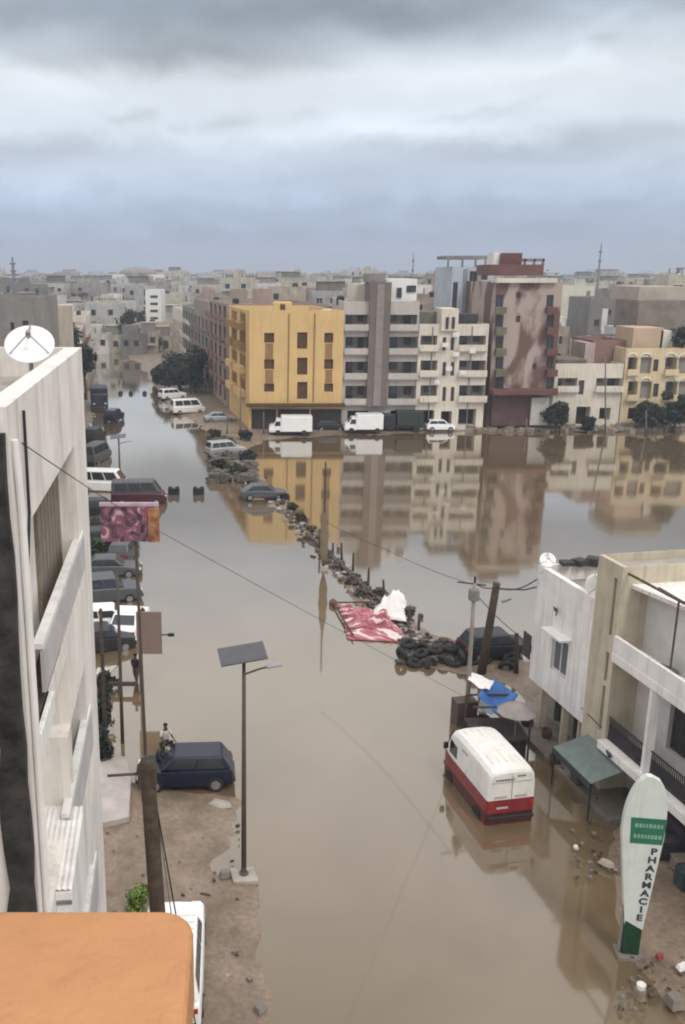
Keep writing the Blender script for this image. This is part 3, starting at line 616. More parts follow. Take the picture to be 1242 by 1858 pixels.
# billboard with pink, purple and orange print
def billboard():
    base = Vector(G(263, 1372)); root = empty('billboard', base, 0, 'pink and purple printed billboard on a tall thin pole', 'billboard')
    tl = P(180, 918, base.y); br = P(289, 982, base.y); Yb = 0
    b = MB(); w = br.x - tl.x; h = tl.z - br.z; cx = (tl.x + br.x) / 2 - base.x; cz = (tl.z + br.z) / 2
    BM = bpy.data.materials.new('billboard_print'); BM.use_nodes = True; nt = BM.node_tree; N = nt.nodes; L = nt.links
    tc = N.new('ShaderNodeTexCoord'); mp = N.new('ShaderNodeMapping'); mp.inputs['Scale'].default_value = (1, 1, 1.0); L.new(tc.outputs['Object'], mp.inputs[0])
    vo = N.new('ShaderNodeTexNoise'); vo.inputs['Scale'].default_value = 1.5; vo.inputs['Detail'].default_value = 3; vo.inputs['Distortion'].default_value = 2.2; L.new(mp.outputs[0], vo.inputs['Vector'])
    rp = N.new('ShaderNodeValToRGB'); rp.color_ramp.interpolation = 'LINEAR'; e = rp.color_ramp.elements
    e[0].position = .34; e[0].color = (.03, .012, .025, 1); e[1].position = .68; e[1].color = (.44, .34, .36, 1)
    for p_, c in ((.45, (.10, .045, .065)), (.52, (.20, .095, .135)), (.58, (.22, .04, .08))): a = e.new(p_); a.color = c + (1,)
    L.new(vo.outputs[0], rp.inputs[0]); L.new(rp.outputs[0], N['Principled BSDF'].inputs['Base Color']); N['Principled BSDF'].inputs['Roughness'].default_value = .45
    OR = mat('orange_print', (.42, .20, .09), .5, .5, 3, var2=(.16, .06, .03)); PK = mat('pale_pink_print', (.45, .33, .38), .5, .25, 3)
    b.box((cx - w * .09, 0, cz), (w * .80, .14, h)); pn = b.build('printed_panel', BM, root, bevel=.01)
    b = MB(); b.box((cx + w * .41, -.001, cz - h * .04), (w * .19, .14, h * .95)); b.build('orange_panel', OR, root)
    b = MB(); b.box((cx, 0, cz + h * .55), (w, .16, h * .09)); b.build('top_band', PK, root)
    b = MB(); b.tube([(0, .14, 0), (-.15, .14, cz + h * .3)], [.07, .06], 8); b.build('pole', mat('brown_pole', ()), root)
    b = MB(); b.tube([(cx - w / 2, .12, cz - h * .3), (cx + w / 2, .12, cz - h * .3)], .03, 6); b.tube([(cx - w / 2, .12, cz + h * .3), (cx + w / 2, .12, cz + h * .3)], .03, 6); b.build('frame_bars', STEEL, root)
billboard()
def brown_sign():
    a = P(246, 1110, 41); c = P(294, 1186, 41); base = Vector((a.x + .12, 41, -.1)); root = empty('sign_board', base, 0, 'plain brown board sign standing in the water left of the street', 'sign')
    b = MB(); b.box(((a.x + c.x) / 2 - base.x, 0, (a.z + c.z) / 2 + .1), (c.x - a.x, .1, a.z - c.z)); b.build('board', mat('brown_board', (.215, .155, .13), .7, .12, 1.5), root, bevel=.01)
    b = MB(); b.tube([(0, .08, 0), (0, .08, a.z)], .06, 8); b.build('post', mat('brown_pole', ()), root)
    b = MB(); b.tube([(c.x - base.x, 0, (a.z + c.z) / 2), (c.x - base.x + .35, 0, (a.z + c.z) / 2)], .04, 6); b.box((c.x - base.x + .45, 0, (a.z + c.z) / 2), (.3, .12, .16)); b.build('side_lamp', BLACKM, root, bevel=.02)
brown_sign()

# ------------------------------------------------------------ vehicles
def loft(mb, secs, mi=0):
    n = len(secs[0]); vs = [v for s in secs for v in s]
    fs = [(i * n + k, i * n + (k + 1) % n, (i + 1) * n + (k + 1) % n, (i + 1) * n + k) for i in range(len(secs) - 1) for k in range(n)]
    fs += [tuple(range(n - 1, -1, -1)), tuple(range((len(secs) - 1) * n, len(secs) * n))]; mb.add(vs, fs, mi)
KINDS = {   # body stations (x, half width, belt height) and cabin (x at belt rear/front, x at roof rear/front, roof height)
    'sedan': dict(L=4.3, W=1.72, st=[(-2.15, .68, .74), (-2.08, .80, .86), (-1.3, .86, .92), (0, .86, .92), (.9, .86, .88), (1.9, .82, .76), (2.1, .74, .66), (2.15, .62, .56)], cab=(-1.75, 1.05, -.98, .38, 1.40), wx=(-1.3, 1.32)),
    'hatch': dict(L=3.85, W=1.66, st=[(-1.92, .70, .80), (-1.86, .80, .92), (-1.0, .83, .94), (0, .83, .94), (.8, .83, .90), (1.7, .79, .78), (1.88, .70, .66), (1.93, .6, .56)], cab=(-1.82, 1.05, -1.45, .42, 1.46), wx=(-1.2, 1.22)),
    'suv': dict(L=4.5, W=1.82, st=[(-2.25, .76, .95), (-2.2, .88, 1.06), (-1.2, .91, 1.08), (0, .91, 1.08), (1.0, .91, 1.05), (2.0, .88, .98), (2.2, .8, .84), (2.25, .7, .7)], cab=(-2.15, 1.15, -1.95, .55, 1.75), wx=(-1.4, 1.4)),
    'van': dict(L=4.9, W=1.9, st=[(-2.45, .86, 1.1), (-2.42, .93, 1.15), (-1.2, .95, 1.15), (0, .95, 1.15), (1.4, .95, 1.15), (2.1, .93, 1.05), (2.38, .85, .85), (2.45, .75, .7)], cab=(-2.42, 2.05, -2.38, 1.35, 2.15), wx=(-1.5, 1.55)),
}
def car(name, kind, label, loc, rz, paint, cat='car', group=None, sink=0, tilt=0, wheels=True, roof=None, bars=False):
    k = KINDS[kind]; root = empty(name, (loc[0], loc[1], (loc[2] if len(loc) > 2 else 0) - sink), rz, label, cat, group); root.rotation_euler = (tilt, 0, rz)
    b = MB(); secs = []
    for x, w, z in k['st']:
        zb = .30 if abs(x) > k['L'] * .47 else .22
        secs.append([(x, -w * .93, zb), (x, w * .93, zb), (x, w, zb + .16), (x, w, z - .12), (x, w * .93, z), (x, 0, z + .03), (x, -w * .93, z), (x, -w, z - .12), (x, -w, zb + .16)])
    loft(b, secs); body = b.build('body', paint, root, smooth=True, bevel=.05)
    md = body.modifiers.new('w', 'WEIGHTED_NORMAL')
    xa, xb, xc, xd, zt = k['cab']; zb = k['st'][3][2] - .03; w0 = k['W'] / 2 * .93; w1 = w0 * .84
    b = MB(); bot = [(xa, -w0, zb), (xb, -w0, zb), (xb, w0, zb), (xa, w0, zb)]; top = [(xc, -w1, zt), (xd, -w1, zt), (xd, w1, zt), (xc, w1, zt)]
    b.add(bot + top, [(3, 2, 1, 0), (4, 5, 6, 7), (0, 1, 5, 4), (1, 2, 6, 5), (2, 3, 7, 6), (3, 0, 4, 7)])
    b.build('cabin', roof or paint, root, smooth=True, bevel=.11, seg=4).modifiers.new('w', 'WEIGHTED_NORMAL')
    def pane(q, u0, u1, v0, v1, nm):
        q = [Vector(p) for p in q]
        def at(u, v): return (q[0].lerp(q[1], u)).lerp(q[3].lerp(q[2], u), v)
        m = MB(); m.plate([at(u0, v0), at(u1, v0), at(u1, v1), at(u0, v1)], .012); m.build(nm, GLASS, root)
    nside = 3 if kind in ('van', 'suv') else 2
    q = [bot[0], bot[1], top[1], top[0]]; ed = [.06 + .88 * i / nside for i in range(nside + 1)]
    for i in range(nside): pane(q, ed[i] + .012, ed[i + 1] - .012, .16, .86, 'side_window')
    q = [bot[2], bot[3], top[3], top[2]]
    for i in range(nside): pane(q, ed[i] + .012, ed[i + 1] - .012, .16, .86, 'side_window')
    pane([bot[1], bot[2], top[2], top[1]], .07, .93, .1, .9, 'windscreen'); pane([bot[3], bot[0], top[0], top[3]], .08, .92, .14, .88, 'rear_window')
    hx = k['L'] / 2
    for s in (-1, 1):
        b = MB(); b.box((hx - .08, s * k['W'] * .34, k['st'][-2][2] - .06), (.16, .3, .15)); b.build('headlight', LAMPG, root, bevel=.03)
        b = MB(); b.box((-hx + .05, s * k['W'] * .38, k['st'][0][2] - .06), (.12, .22, .16)); b.build('tail_light', REDG, root, bevel=.02)
    b = MB(); b.box((hx + .0, 0, .42), (.14, k['W'] * .8, .16)); b.build('front_bumper', BLACKM, root, bevel=.03)
    b = MB(); b.box((-hx, 0, .44), (.14, k['W'] * .84, .16)); b.build('rear_bumper', BLACKM, root, bevel=.03)
    if wheels:
        rot = Matrix.Rotation(math.pi / 2, 4, 'X')
        for x in k['wx']:
            for s in (-1, 1):
                b = MB(); b.lathe([(.2, -.1), (.30, -.1), (.32, -.06), (.32, .06), (.30, .1), (.2, .1)], (x, s * (k['W'] / 2 - .085), .31), 18, rot); w = b.build('wheel', RUBBER, root)
                b = MB(); b.lathe([(.03, s * -.11), (.19, s * -.103), (.2, s * -.06), (.03, s * -.05)] , (x, s * (k['W'] / 2 - .085), .31), 12, rot); b.build('rim', STEEL, w)
    if bars:
        for x in np.linspace(xc + .2, xd - .1, 9):
            b = MB(); b.box((x, 0, zt + .03), (.06, w1 * 1.8, .04)); b.build('roof_rib', paint, root)
    return root
BLUE = mat('dark_blue_paint', (.004, .008, .028), .35, .25, 1, coat=.15)
SILV = mat('silver_paint', (.42, .42, .42), .35, .1, 1, .4)
GREYC = mat('grey_paint', (.09, .093, .10), .4, .15, 1, .2)
DKC = mat('black_paint', (.02, .02, .024), .35, .2, 1)
DRED = mat('dark_red_paint', (.06, .014, .02), .4, .2, 1)
def mid(*pts): return (sum(p[0] for p in pts) / len(pts), sum(p[1] for p in pts) / len(pts), 0)
# blue car: its side faces the camera
g1 = G(262, 1442); g2 = G(417, 1448)
car('parked_car', 'hatch', 'dark blue hatchback stranded at the water edge behind the wooden pole', ((g1[0] + g2[0]) / 2 - .12, g1[1] + .95, .0), R(183), BLUE, tilt=0)
car('parked_van', 'suv', 'white van with a ribbed roof half hidden by the orange ledge', (G(372, 1768)[0] - .93, 22.3, .05), R(91), WHITEC, 'van', bars=True)
for px, py, rz, kd, lb, pt in ((190, 1148, 8, 'hatch', 'white car parked nearest the wall on the flooded left side', WHITEC), (232, 1150, 84, 'sedan', 'white car nose out beside the other white one on the left', WHITEC),
        (188, 1095, 15, 'suv', 'dark grey car behind the pair of white cars on the left', GREYC), (196, 1048, 5, 'sedan', 'grey silver car halfway between the billboard and white cars', GREYC)):
    g = G(px, py); car('parked_car', kd, lb, (g[0], g[1] + .8), R(rz), pt, group='cars flooded along the left side', sink=.1)
for px, py, rz, kd, lb, pt in ((170, 800, 80, 'suv', 'dark car against the wall below the navy truck', DKC), (172, 838, 75, 'van', 'dark van between the navy truck and the white van', GREYC), (178, 935, 10, 'hatch', 'black car left of the billboard', DKC), (200, 968, 6, 'sedan', 'dark car half hidden behind the billboard', BLUE), (186, 1000, 12, 'suv', 'dark car just below the billboard', DKC), (222, 1015, 84, 'hatch', 'dark grey car nose out under the billboard', GREYC), (178, 1185, 20, 'hatch', 'dark car at the wall behind the brown board', DKC)):
    g = G(px, py); car('parked_car', kd, lb, (g[0], g[1] + .8), R(rz), pt, group='cars flooded along the left side', sink=.15)
g = G(190, 893); car('parked_van', 'van', 'white van parked left of the far slim lamp', (g[0] - .2, g[1] + 1, 0), R(-8), WHITEC, 'van', sink=.15)
g = G(252, 916); car('minibus', 'van', 'grey and dark red minibus above the billboard', (g[0] - .1, g[1] + 1, 0), R(4), DRED, 'minibus', sink=.1, roof=GREYC, bars=True)
g = G(205, 766); car('parked_car', 'suv', 'small navy car alone at the left edge of the far water', (g[0], g[1] + 1, 0), R(80), BLUE, sink=0)
for px, py, rz, kd, lb, pt in ((312, 726, 30, 'suv', 'small white car beside the big dark tree', WHITEC), (340, 752, 20, 'van', 'white rounded van at the tip of the corner bank', WHITEC),
        (398, 768, 8, 'sedan', 'silver grey car under the dark canopy at the corner', SILV), (408, 830, 25, 'suv', 'pale car stuck among the rubble on the corner', SILV),
        (478, 910, 4, 'sedan', 'grey car in shallow water at the end of the median', GREYC), (600, 784, 0, 'hatch', 'black car between the two white delivery vans', DKC), (570, 781, 5, 'sedan', 'dark grey car just right of the left delivery van', GREYC), (800, 784, 2, 'hatch', 'white car half hidden at the cream block', WHITEC),
        (905, 1204, 10, 'hatch', 'black car behind the leaning pole', DKC)):
    g = G(px, py); car('parked_car', kd, lb, (g[0], g[1] + .9, .05), R(rz), pt)
def delivery_van(label, px, py, L=5.4):
    g = G(px, py); root = empty('delivery_van', (g[0], g[1] + 1.1, .15), R(180), label, 'delivery van', 'white delivery vans before the yellow block')
    b = MB(); b.box((-.75, 0, 1.45), (L - 1.5, 1.95, 1.95)); b.build('cargo_box', WHITEC, root, bevel=.08)
    b = MB(); secs = []
    for x, z in ((L / 2 - 1.52, 2.05), (L / 2 - .9, 2.0), (L / 2 - .45, 1.35), (L / 2 - .05, 1.15), (L / 2, .8)):
        secs.append([(x, -.88, .4), (x, .88, .4), (x, .93, .7), (x, .86, z), (x, -.86, z), (x, -.93, .7)])
    loft(b, secs); b.build('cab', WHITEC, root, bevel=.05)
    for s in (-1, 1):
        b = MB(); y = s * .915; b.plate([(L / 2 - 1.4, y, 1.2), (L / 2 - .65, y, 1.2), (L / 2 - .82, y * .97, 1.8), (L / 2 - 1.4, y * .97, 1.8)], .02 * s); b.build('side_window', GLASS, root)
        b = MB(); b.box((L / 2, s * .68, .8), (.08, .3, .18)); b.build('headlight', LAMPG, root)
        for x in (-1.7, 1.6):
            b = MB(); b.lathe([(.2, -.11), (.34, -.11), (.36, 0), (.34, .11), (.2, .11)], (x, s * .9, .36), 14, Matrix.Rotation(math.pi / 2, 4, 'X')); b.build('wheel', RUBBER, root)
    b = MB(); b.plate([(L / 2 - .48, -.78, 1.42), (L / 2 - .48, .78, 1.42), (L / 2 - .87, .75, 1.98), (L / 2 - .87, -.75, 1.98)], .02); b.build('windscreen', GLASS, root)
    b = MB(); b.box((-.1, 0, .42), (L - .4, 1.5, .22)); b.build('chassis', BLACKM, root)
delivery_van('white delivery van in front of the yellow building, nose to the left', 527, 793)
delivery_van('white delivery van in front of the grey building', 660, 789, 4.9)
def truck(name, label, px, py, rz, colr, L, W_, H_, cabm, cat='truck'):
    g = G(px, py); root = empty(name, (g[0], g[1] + W_ / 2, 0), R(rz), label, cat)
    b = MB(); b.box((-.9, 0, .9 + (H_ - .9) / 2), (L - 2.0, W_, H_ - .9)); b.build('cargo_body', colr, root, bevel=.05)
    for k in range(int((L - 2) / .6)):
        for s in (-1, 1):
            b = MB(); b.box((-L / 2 + .4 + k * .6, s * (W_ / 2 + .02), .9 + (H_ - .9) / 2), (.07, .05, H_ - 1.05)); b.build('side_rib', colr, root)
    b = MB(); b.box((L / 2 - .9, 0, 1.35), (1.6, W_ * .95, 1.9)); b.build('cab', cabm, root, bevel=.15, seg=3)
    b = MB(); b.box((L / 2 - .12, 0, 1.75), (.12, W_ * .8, .7)); b.build('windscreen', GLASS, root)
    b = MB(); b.box((-.1, 0, .7), (L - .3, W_ * .7, .3)); b.build('chassis', BLACKM, root)
    for x in (-L / 2 + 1.0, L / 2 - 1.0):
        for s in (-1, 1):
            b = MB(); b.lathe([(.2, -.14), (.46, -.14), (.48, 0), (.46, .14), (.2, .14)], (x, s * (W_ / 2 - .15), .45), 14, Matrix.Rotation(math.pi / 2, 4, 'X')); b.build('wheel', RUBBER, root)
    for s in (-1, 1):
        b = MB(); b.box((L / 2 - .08, s * W_ * .34, .95), (.08, .28, .2)); b.build('headlight', LAMPG, root)
truck('truck', 'dark green covered truck below the grey building', 731, 785, 180, mat('dark_green_body', (.03, .042, .036), .7, .3, 2), 5.4, 2.2, 2.7, DKC)
truck('truck', 'dark navy truck at the left side of the far flooded street', 178, 740, -80, mat('navy_body', (.025, .03, .05), .6, .3, 2), 7, 2.5, 3.0, mat('navy_body', ()))

def red_van():
    rl = Vector(G(880, 1499)); fl = Vector(G(802, 1398)); rr = Vector(G(971, 1492)); d = (fl - rl); d.normalize()
    Wd = 1.92; L = 4.05; az = math.atan2(d.y, d.x); side = Vector((d.y, -d.x, 0))
    c = rl + d * L / 2 + side * Wd / 2
    root = empty('red_and_white_van', (c.x, c.y, -.28), az, 'old minibus van, white above and dark red below, standing in the flood', 'van')
    VW = mat('van_white', (.76, .74, .70), .42, .10, 1.5, coat=.15, streak=.22); VR = mat('van_red', (.23, .016, .024), .42, .3, 1.5, coat=.15, streak=.35); VD = mat('van_dark_red', (.085, .012, .014), .5, .3, 2)
    def ring(x, w, z0, z1, rnd=0.0):
        return [(x, -w, z0), (x, w, z0), (x, w, z1), (x, -w, z1)]
    w = Wd / 2
    b = MB(); loft(b, [ring(x, ww, .25, .75) for x, ww in ((-L / 2, w * .94), (-L / 2 + .08, w), (L / 2 - .35, w), (L / 2 - .08, w * .93), (L / 2, w * .84))]); b.build('sill', VD, root, bevel=.03)
    b = MB(); loft(b, [ring(x, ww + .004, .752, 1.30) for x, ww in ((-L / 2 - .01, w * .95), (-L / 2 + .08, w), (L / 2 - .35, w), (L / 2 - .06, w * .93), (L / 2 + .02, w * .82))]); b.build('lower_body', VR, root, bevel=.03)
    # upper body: rounded shoulders, domed roof, raked windscreen
    def up(x, sc, zt, zb=1.303):
        p = [(x, -w * sc, zb), (x, -w * sc * .985, zt - .50), (x, -w * sc * .93, zt - .22), (x, -w * sc * .80, zt - .07), (x, -w * sc * .4, zt - .008), (x, 0, zt)]
        return p + [(x, -q[1], q[2]) for q in p[-2::-1]]
    b = MB(); loft(b, [up(-L / 2 - .005, .95, 2.40), up(-L / 2 + .06, .99, 2.50), up(-L / 2 + .25, 1, 2.56), up(-.6, 1, 2.60), up(.6, 1, 2.60), up(L / 2 - .95, 1, 2.56), up(L / 2 - .62, .98, 2.46), up(L / 2 - .36, .95, 2.10), up(L / 2 - .08, .88, 1.62)])
    ub = b.build('upper_body', VW, root, smooth=True, bevel=.015); ub.modifiers.new('w', 'WEIGHTED_NORMAL')
    b = MB()
    for k in range(5): b.box((-.25, -.56 + k * .28, 2.595 - .02 * abs(k - 2)), (L - 1.5, .035, .03))
    b.build('roof_ribs', VW, root)
    def sidepane(x0, x1, z0, z1, s, nm, m):
        b = MB(); y = s * (w * .992 + .004); y2 = s * (w * .972); b.plate([(x0, y, z0), (x1, y, z0), (x1, y2, z1), (x0, y2, z1)], .012 * (1 if s < 0 else -1)); b.build(nm, m, root)
    for s in (-1, 1):
        sidepane(L / 2 - 1.3, L / 2 - .62, 1.5, 2.06, s, 'side_window', GLASS)
        b = MB(); b.plate([(-.15, s * (w + .006), 1.32), (-.13, s * (w + .006), 1.32), (-.13, s * (w * .95), 2.28), (-.15, s * (w * .95), 2.28)], .006); b.build('door_seam', SLAT, root)
        sidepane(-.2, .3, 2.14, 2.2, s, 'side_lettering', mat('faded_ink', (.3, .28, .27), .6))
        for x in (-1.25, 1.3):
            b = MB(); b.lathe([(.2, -.1), (.31, -.1), (.33, 0), (.31, .1), (.2, .1)], (x, s * (w - .06), .33), 16, Matrix.Rotation(math.pi / 2, 4, 'X')); b.build('wheel', RUBBER, root)
        b = MB(); b.box((L / 2 - .02, s * .62, 1.02), (.1, .22, .22)); b.build('headlight', LAMPG, root, bevel=.04)
        b = MB(); b.box((-L / 2 - .02, s * .80, 1.08), (.06, .12, .22)); b.build('tail_light', REDG, root, bevel=.015)
        b = MB(); b.box((L / 2 - .55, s * (w + .14), 1.75), (.08, .2, .28)); b.build('wing_mirror', BLACKM, root, bevel=.02)
    b = MB(); b.plate([(L / 2 - .06, -.76, 1.66), (L / 2 - .06, .76, 1.66), (L / 2 - .46, .78, 2.32), (L / 2 - .46, -.78, 2.32)], .02); b.build('windscreen', GLASS, root)
    xr = -L / 2 - .016
    def rp(y0, y1, z0, z1, nm, m, t=.012, x=xr):
        b = MB(); b.box((x, (y0 + y1) / 2, (z0 + z1) / 2), (t, y1 - y0, z1 - z0)); b.build(nm, m, root)
    rp(-.012, .012, 1.32, 2.3, 'door_seam', mat('seam_grey', (.3, .3, .3), .6)); rp(-.80, .80, 2.02, 2.04, 'rear_gutter', mat('seam_grey', ()))
    rp(-.62, -.14, 1.38, 1.47, 'rear_window', mat('pale_window', (.42, .40, .42), .3), .014); rp(.18, .68, 1.38, 1.47, 'rear_window', mat('pale_window', ()), .014)
    rr_ = random.Random(5); y = .66
    while y > -.05:
        wl = rr_.uniform(.04, .1); rp(y - wl, y, 2.10, 2.17, 'rear_lettering', mat('ink', (.08, .08, .09), .6), .01); y -= wl + .03
    y = -.2
    while y > -.5:
        rp(y - .06, y, 2.22, 2.28, 'rear_lettering', mat('ink', ()), .01, xr); y -= .085
    rp(.12, .58, .95, 1.03, 'number_plate', mat('plate_white', (.55, .4, .4), .5), .016, -L / 2 - .03); b = MB(); b.box((-L / 2 - .06, 0, .6), (.14, Wd * .95, .16)); b.build('rear_bumper', mat('bumper_dark', (.03, .022, .022), .6), root, bevel=.03)
    b = MB(); b.box((L / 2 + .04, 0, .6), (.14, Wd * .9, .16)); b.build('front_bumper', BLACKM, root, bevel=.03)
red_van()

# ------------------------------------------------------------ people
SKIN = mat('skin', (.075, .042, .028), .6, .1, 4)
def skinmesh(name, verts, edges, m, parent, root_i=0, sub=2):
    me = bpy.data.meshes.new(name); me.from_pydata([v[:3] for v in verts], edges, []); o = bpy.data.objects.new(name, me); COL.objects.link(o); o.parent = parent
    bm = bmesh.new(); bm.from_mesh(me); sk = bm.verts.layers.skin.verify()
    for v in bm.verts:
        rr = verts[v.index][3]; v[sk].radius = rr if isinstance(rr, tuple) else (rr, rr); v[sk].use_root = v.index == root_i
    bm.to_mesh(me); bm.free(); me.materials.append(m)
    md = o.modifiers.new('k', 'SKIN'); md.use_smooth_shade = True; md = o.modifiers.new('s', 'SUBSURF'); md.levels = sub; md.render_levels = sub
    return o
def person(label, loc, rz, shirt, trouser, lean=0.0, stride=.15, arms=((.35, .25), (.1, .05)), h=1.75, group=None):
    root = empty('person', loc, rz, label, 'person', group); s = h / 1.75
    V = []; E = []
    def a(x, y, z, r, par=None):
        if z > .95: y = y + (z - .95) * lean
        V.append((x * s, y * s, z * s, r * s if not isinstance(r, tuple) else tuple(q * s for q in r)))
        if par is not None: E.append((par, len(V) - 1))
        return len(V) - 1
    pel = a(0, 0, .95, (.15, .11)); ab = a(0, 0, 1.12, (.135, .10), pel); ch = a(0, 0, 1.32, (.16, .115), ab); sh = a(0, 0, 1.43, (.10, .08), ch); nk = a(0, .01, 1.50, .055, sh)
    h0 = a(0, .025, 1.57, (.07, .08), nk); h1 = a(0, .02, 1.66, (.078, .095), h0); a(0, .015, 1.72, (.06, .07), h1)
    for sd, (fx, fz) in zip((-1, 1), arms):
        s1 = a(sd * .18, 0, 1.40, .055, sh); el = a(sd * .24, fx * .4, 1.14, .040, s1); wr = a(sd * .23, fx, .90 + fz, .027, el)
        d = Vector((0, fx * .6, -.23 + fz)).normalized(); pm = a(sd * .225, fx + d.y * .06, .90 + fz + d.z * .06, (.034, .02), wr)
        for i in range(4):
            b0_ = a(sd * .225 + (i - 1.5) * .02, fx + d.y * .11, .90 + fz + d.z * .11, .0085, pm); a(sd * .225 + (i - 1.5) * .022, fx + d.y * (.16 + .01 * (i in (1, 2))) + .012, .90 + fz + d.z * .15, .008, b0_)
        t_ = a(sd * .225 - sd * .04, fx + d.y * .05 + .02, .90 + fz + d.z * .06, .0095, wr); a(sd * .225 - sd * .05, fx + d.y * .09 + .03, .90 + fz + d.z * .09, .0085, t_)
    legs = []
    for sd, st in ((-1, stride), (1, -stride)):
        hp = a(sd * .09, 0, .86, .085, pel); kn = a(sd * .10, st * .6 + .02, .48, .058, hp); an = a(sd * .10, st - .02, .09, .038, kn); a(sd * .105, st + .12, .035, (.04, .028), an); legs.append((sd, st))
    skinmesh('body', V, E, SKIN, root)
    # clothing shells follow the limbs
    def shell(name, pts, m):
        V2 = []; E2 = []
        for x, y, z, r, par in pts:
            if z > .95: y = y + (z - .95) * lean
            V2.append((x * s, y * s, z * s, tuple(q * s for q in r) if isinstance(r, tuple) else r * s))
            if par is not None: E2.append((par, len(V2) - 1))
        return skinmesh(name, V2, E2, m, root)
    pts = [(0, 0, .97, (.172, .13), None), (0, 0, 1.14, (.158, .122), 0), (0, 0, 1.31, (.18, .135), 1), (0, 0, 1.425, (.115, .095), 2), (0, .005, 1.47, .07, 3)]
    for sd, (fx, fz) in zip((-1, 1), arms):
        pts.append((sd * .185, 0, 1.395, .072, 3)); pts.append((sd * .235, fx * .28, 1.20, .060, len(pts) - 1))
    shell('shirt', pts, shirt)
    pts = [(0, 0, .99, (.158, .125), None), (0, 0, .9, (.155, .12), 0)]
    for sd, st in legs:
        pts.append((sd * .095, 0, .80, .102, 1)); i = len(pts) - 1; pts.append((sd * .10, st * .6 + .02, .48, .078, i)); pts.append((sd * .10, st - .02, .16, .062, i + 1))
    shell('trousers', pts, trouser)
    zz = 1.66; ly = (zz - .95) * lean
    b = MB(); b.lathe([(.074, -.02), (.094, .02), (.088, .065), (.055, .095), (.01, .105)], (0, (.005 + ly) * s, 1.665 * s), 12); b.build('hair', mat('black_hair', (.01, .009, .008), .9, .3, 20), root, smooth=True)
    b = MB(); b.box((0, (.115 + ly) * s, 1.635 * s), (.02, .03, .045)); b.build('nose', SKIN, root, bevel=.006)
    for sd in (-1, 1):
        b = MB(); b.lathe([(.002, -.012), (.012, 0), (.002, .012)], (sd * .032, (.098 + ly) * s, 1.66 * s), 8); b.build('eye', LAMPG, root)
        b = MB(); b.box((sd * .085, (.02 + ly) * s, 1.65 * s), (.015, .03, .055)); b.build('ear', SKIN, root, bevel=.005)
    b = MB(); b.box((0, (.105 + ly) * s, 1.595 * s), (.05, .012, .012)); b.build('mouth', mat('lips', (.09, .035, .03), .5), root)
    return root
CW = mat('white_cloth', (.5, .48, .46), .9, .2, 6); CD = mat('dark_cloth', (.03, .028, .03), .9, .4, 6); CB = mat('brown_cloth', (.08, .055, .045), .9, .4, 6)
g = G(300, 1380); person('person in a white shirt standing behind the blue car with arms forward', (g[0], g[1] + .1, -.05), R(-150), CW, CD, lean=.05, stride=.08, arms=((.42, .2), (.38, .22)))
g = G(303, 1402); person('person in a pale top bent over the side of the blue car', (g[0] - .02, g[1] - .25, -.05), R(-80), mat('pale_cloth', (.40, .36, .32), .9, .3, 6), CD, lean=.35, stride=.12, arms=((.45, .25), (.45, .3)), h=1.62)
g = G(289, 1408); person('person in dark clothes leaning at the left end of the blue car', (g[0] - .05, g[1] - .15, -.05), R(-100), CD, CD, lean=.25, stride=.1, arms=((.4, .2), (.3, .1)), h=1.66)
g = G(247, 1238); person('person in dark clothes wading alone near the brown board sign', (g[0], g[1], -.18), R(160), CD, CB, lean=.05, stride=.2, arms=((.2, .1), (-.1, .05)))

# ------------------------------------------------------------ vegetation
def crown_mesh(r, h, n, leaf, seed, m, lumps=16, name='crown'):
    rng = np.random.RandomState(seed); cs = []
    for i in range(lumps):
        a = rng.uniform(0, 6.283); q = rng.uniform(.0, .68) * r; zt = rng.uniform(.12, .8); cs.append((q * math.cos(a), q * math.sin(a), zt * h, rng.uniform(.38, .6) * r * (1.1 - .35 * zt)))
    cs = np.array(cs); k = rng.randint(0, lumps, n); d = rng.normal(size=(n, 3)); d /= np.linalg.norm(d, axis=1)[:, None]
    rad = cs[k, 3:4] * rng.uniform(.45, 1.08, (n, 1)) ** .6; c = cs[k, :3] + d * rad * np.array([1, 1, .8])
    c[:, 2] = np.maximum(c[:, 2], 0.02)
    u = rng.normal(size=(n, 3)); u /= np.linalg.norm(u, axis=1)[:, None]; v = np.cross(u, d); v /= np.linalg.norm(v, axis=1)[:, None] + 1e-6
    s = leaf * rng.uniform(.6, 1.3, (n, 1)); P_ = np.stack([c - u * s, c + v * s * .5, c + u * s, c - v * s * .5], 1).reshape(-1, 3)
    me = bpy.data.meshes.new(name); me.from_pydata(P_.tolist(), [], np.arange(n * 4).reshape(-1, 4).tolist()); me.materials.append(m); return me
TC = {}
def tree(label, loc, r, h, trunk=1.4, m=None, n=2600, leaf=.22, seed=1, cat='tree', name='tree', group=None):
    m = m or LEAF; root = empty(name, loc, seed * 1.3, label, cat, group)
    rng = random.Random(seed); b = MB(); top = Vector((rng.uniform(-.2, .2), rng.uniform(-.2, .2), trunk + h * .35))
    b.tube([(0, 0, -.3), (0, 0, trunk * .5), (top.x * .5, top.y * .5, trunk), top], [.06 + r * .07, .05 + r * .055, .04 + r * .045, .02 + r * .02], 8)
    for i in range(6):
        a = i * 1.05 + rng.random(); b.tube([(0, 0, trunk * .85), (math.cos(a) * r * .35, math.sin(a) * r * .35, trunk + h * .25), (math.cos(a) * r * .7, math.sin(a) * r * .7, trunk + h * rng.uniform(.4, .7))], [.03 + r * .03, .02 + r * .018, .01], 6)
    b.build('trunk', BARK, root, smooth=True)
    c = link('crown', crown_mesh(r, h, n, leaf, seed, m), root, (0, 0, trunk * .8)); return root
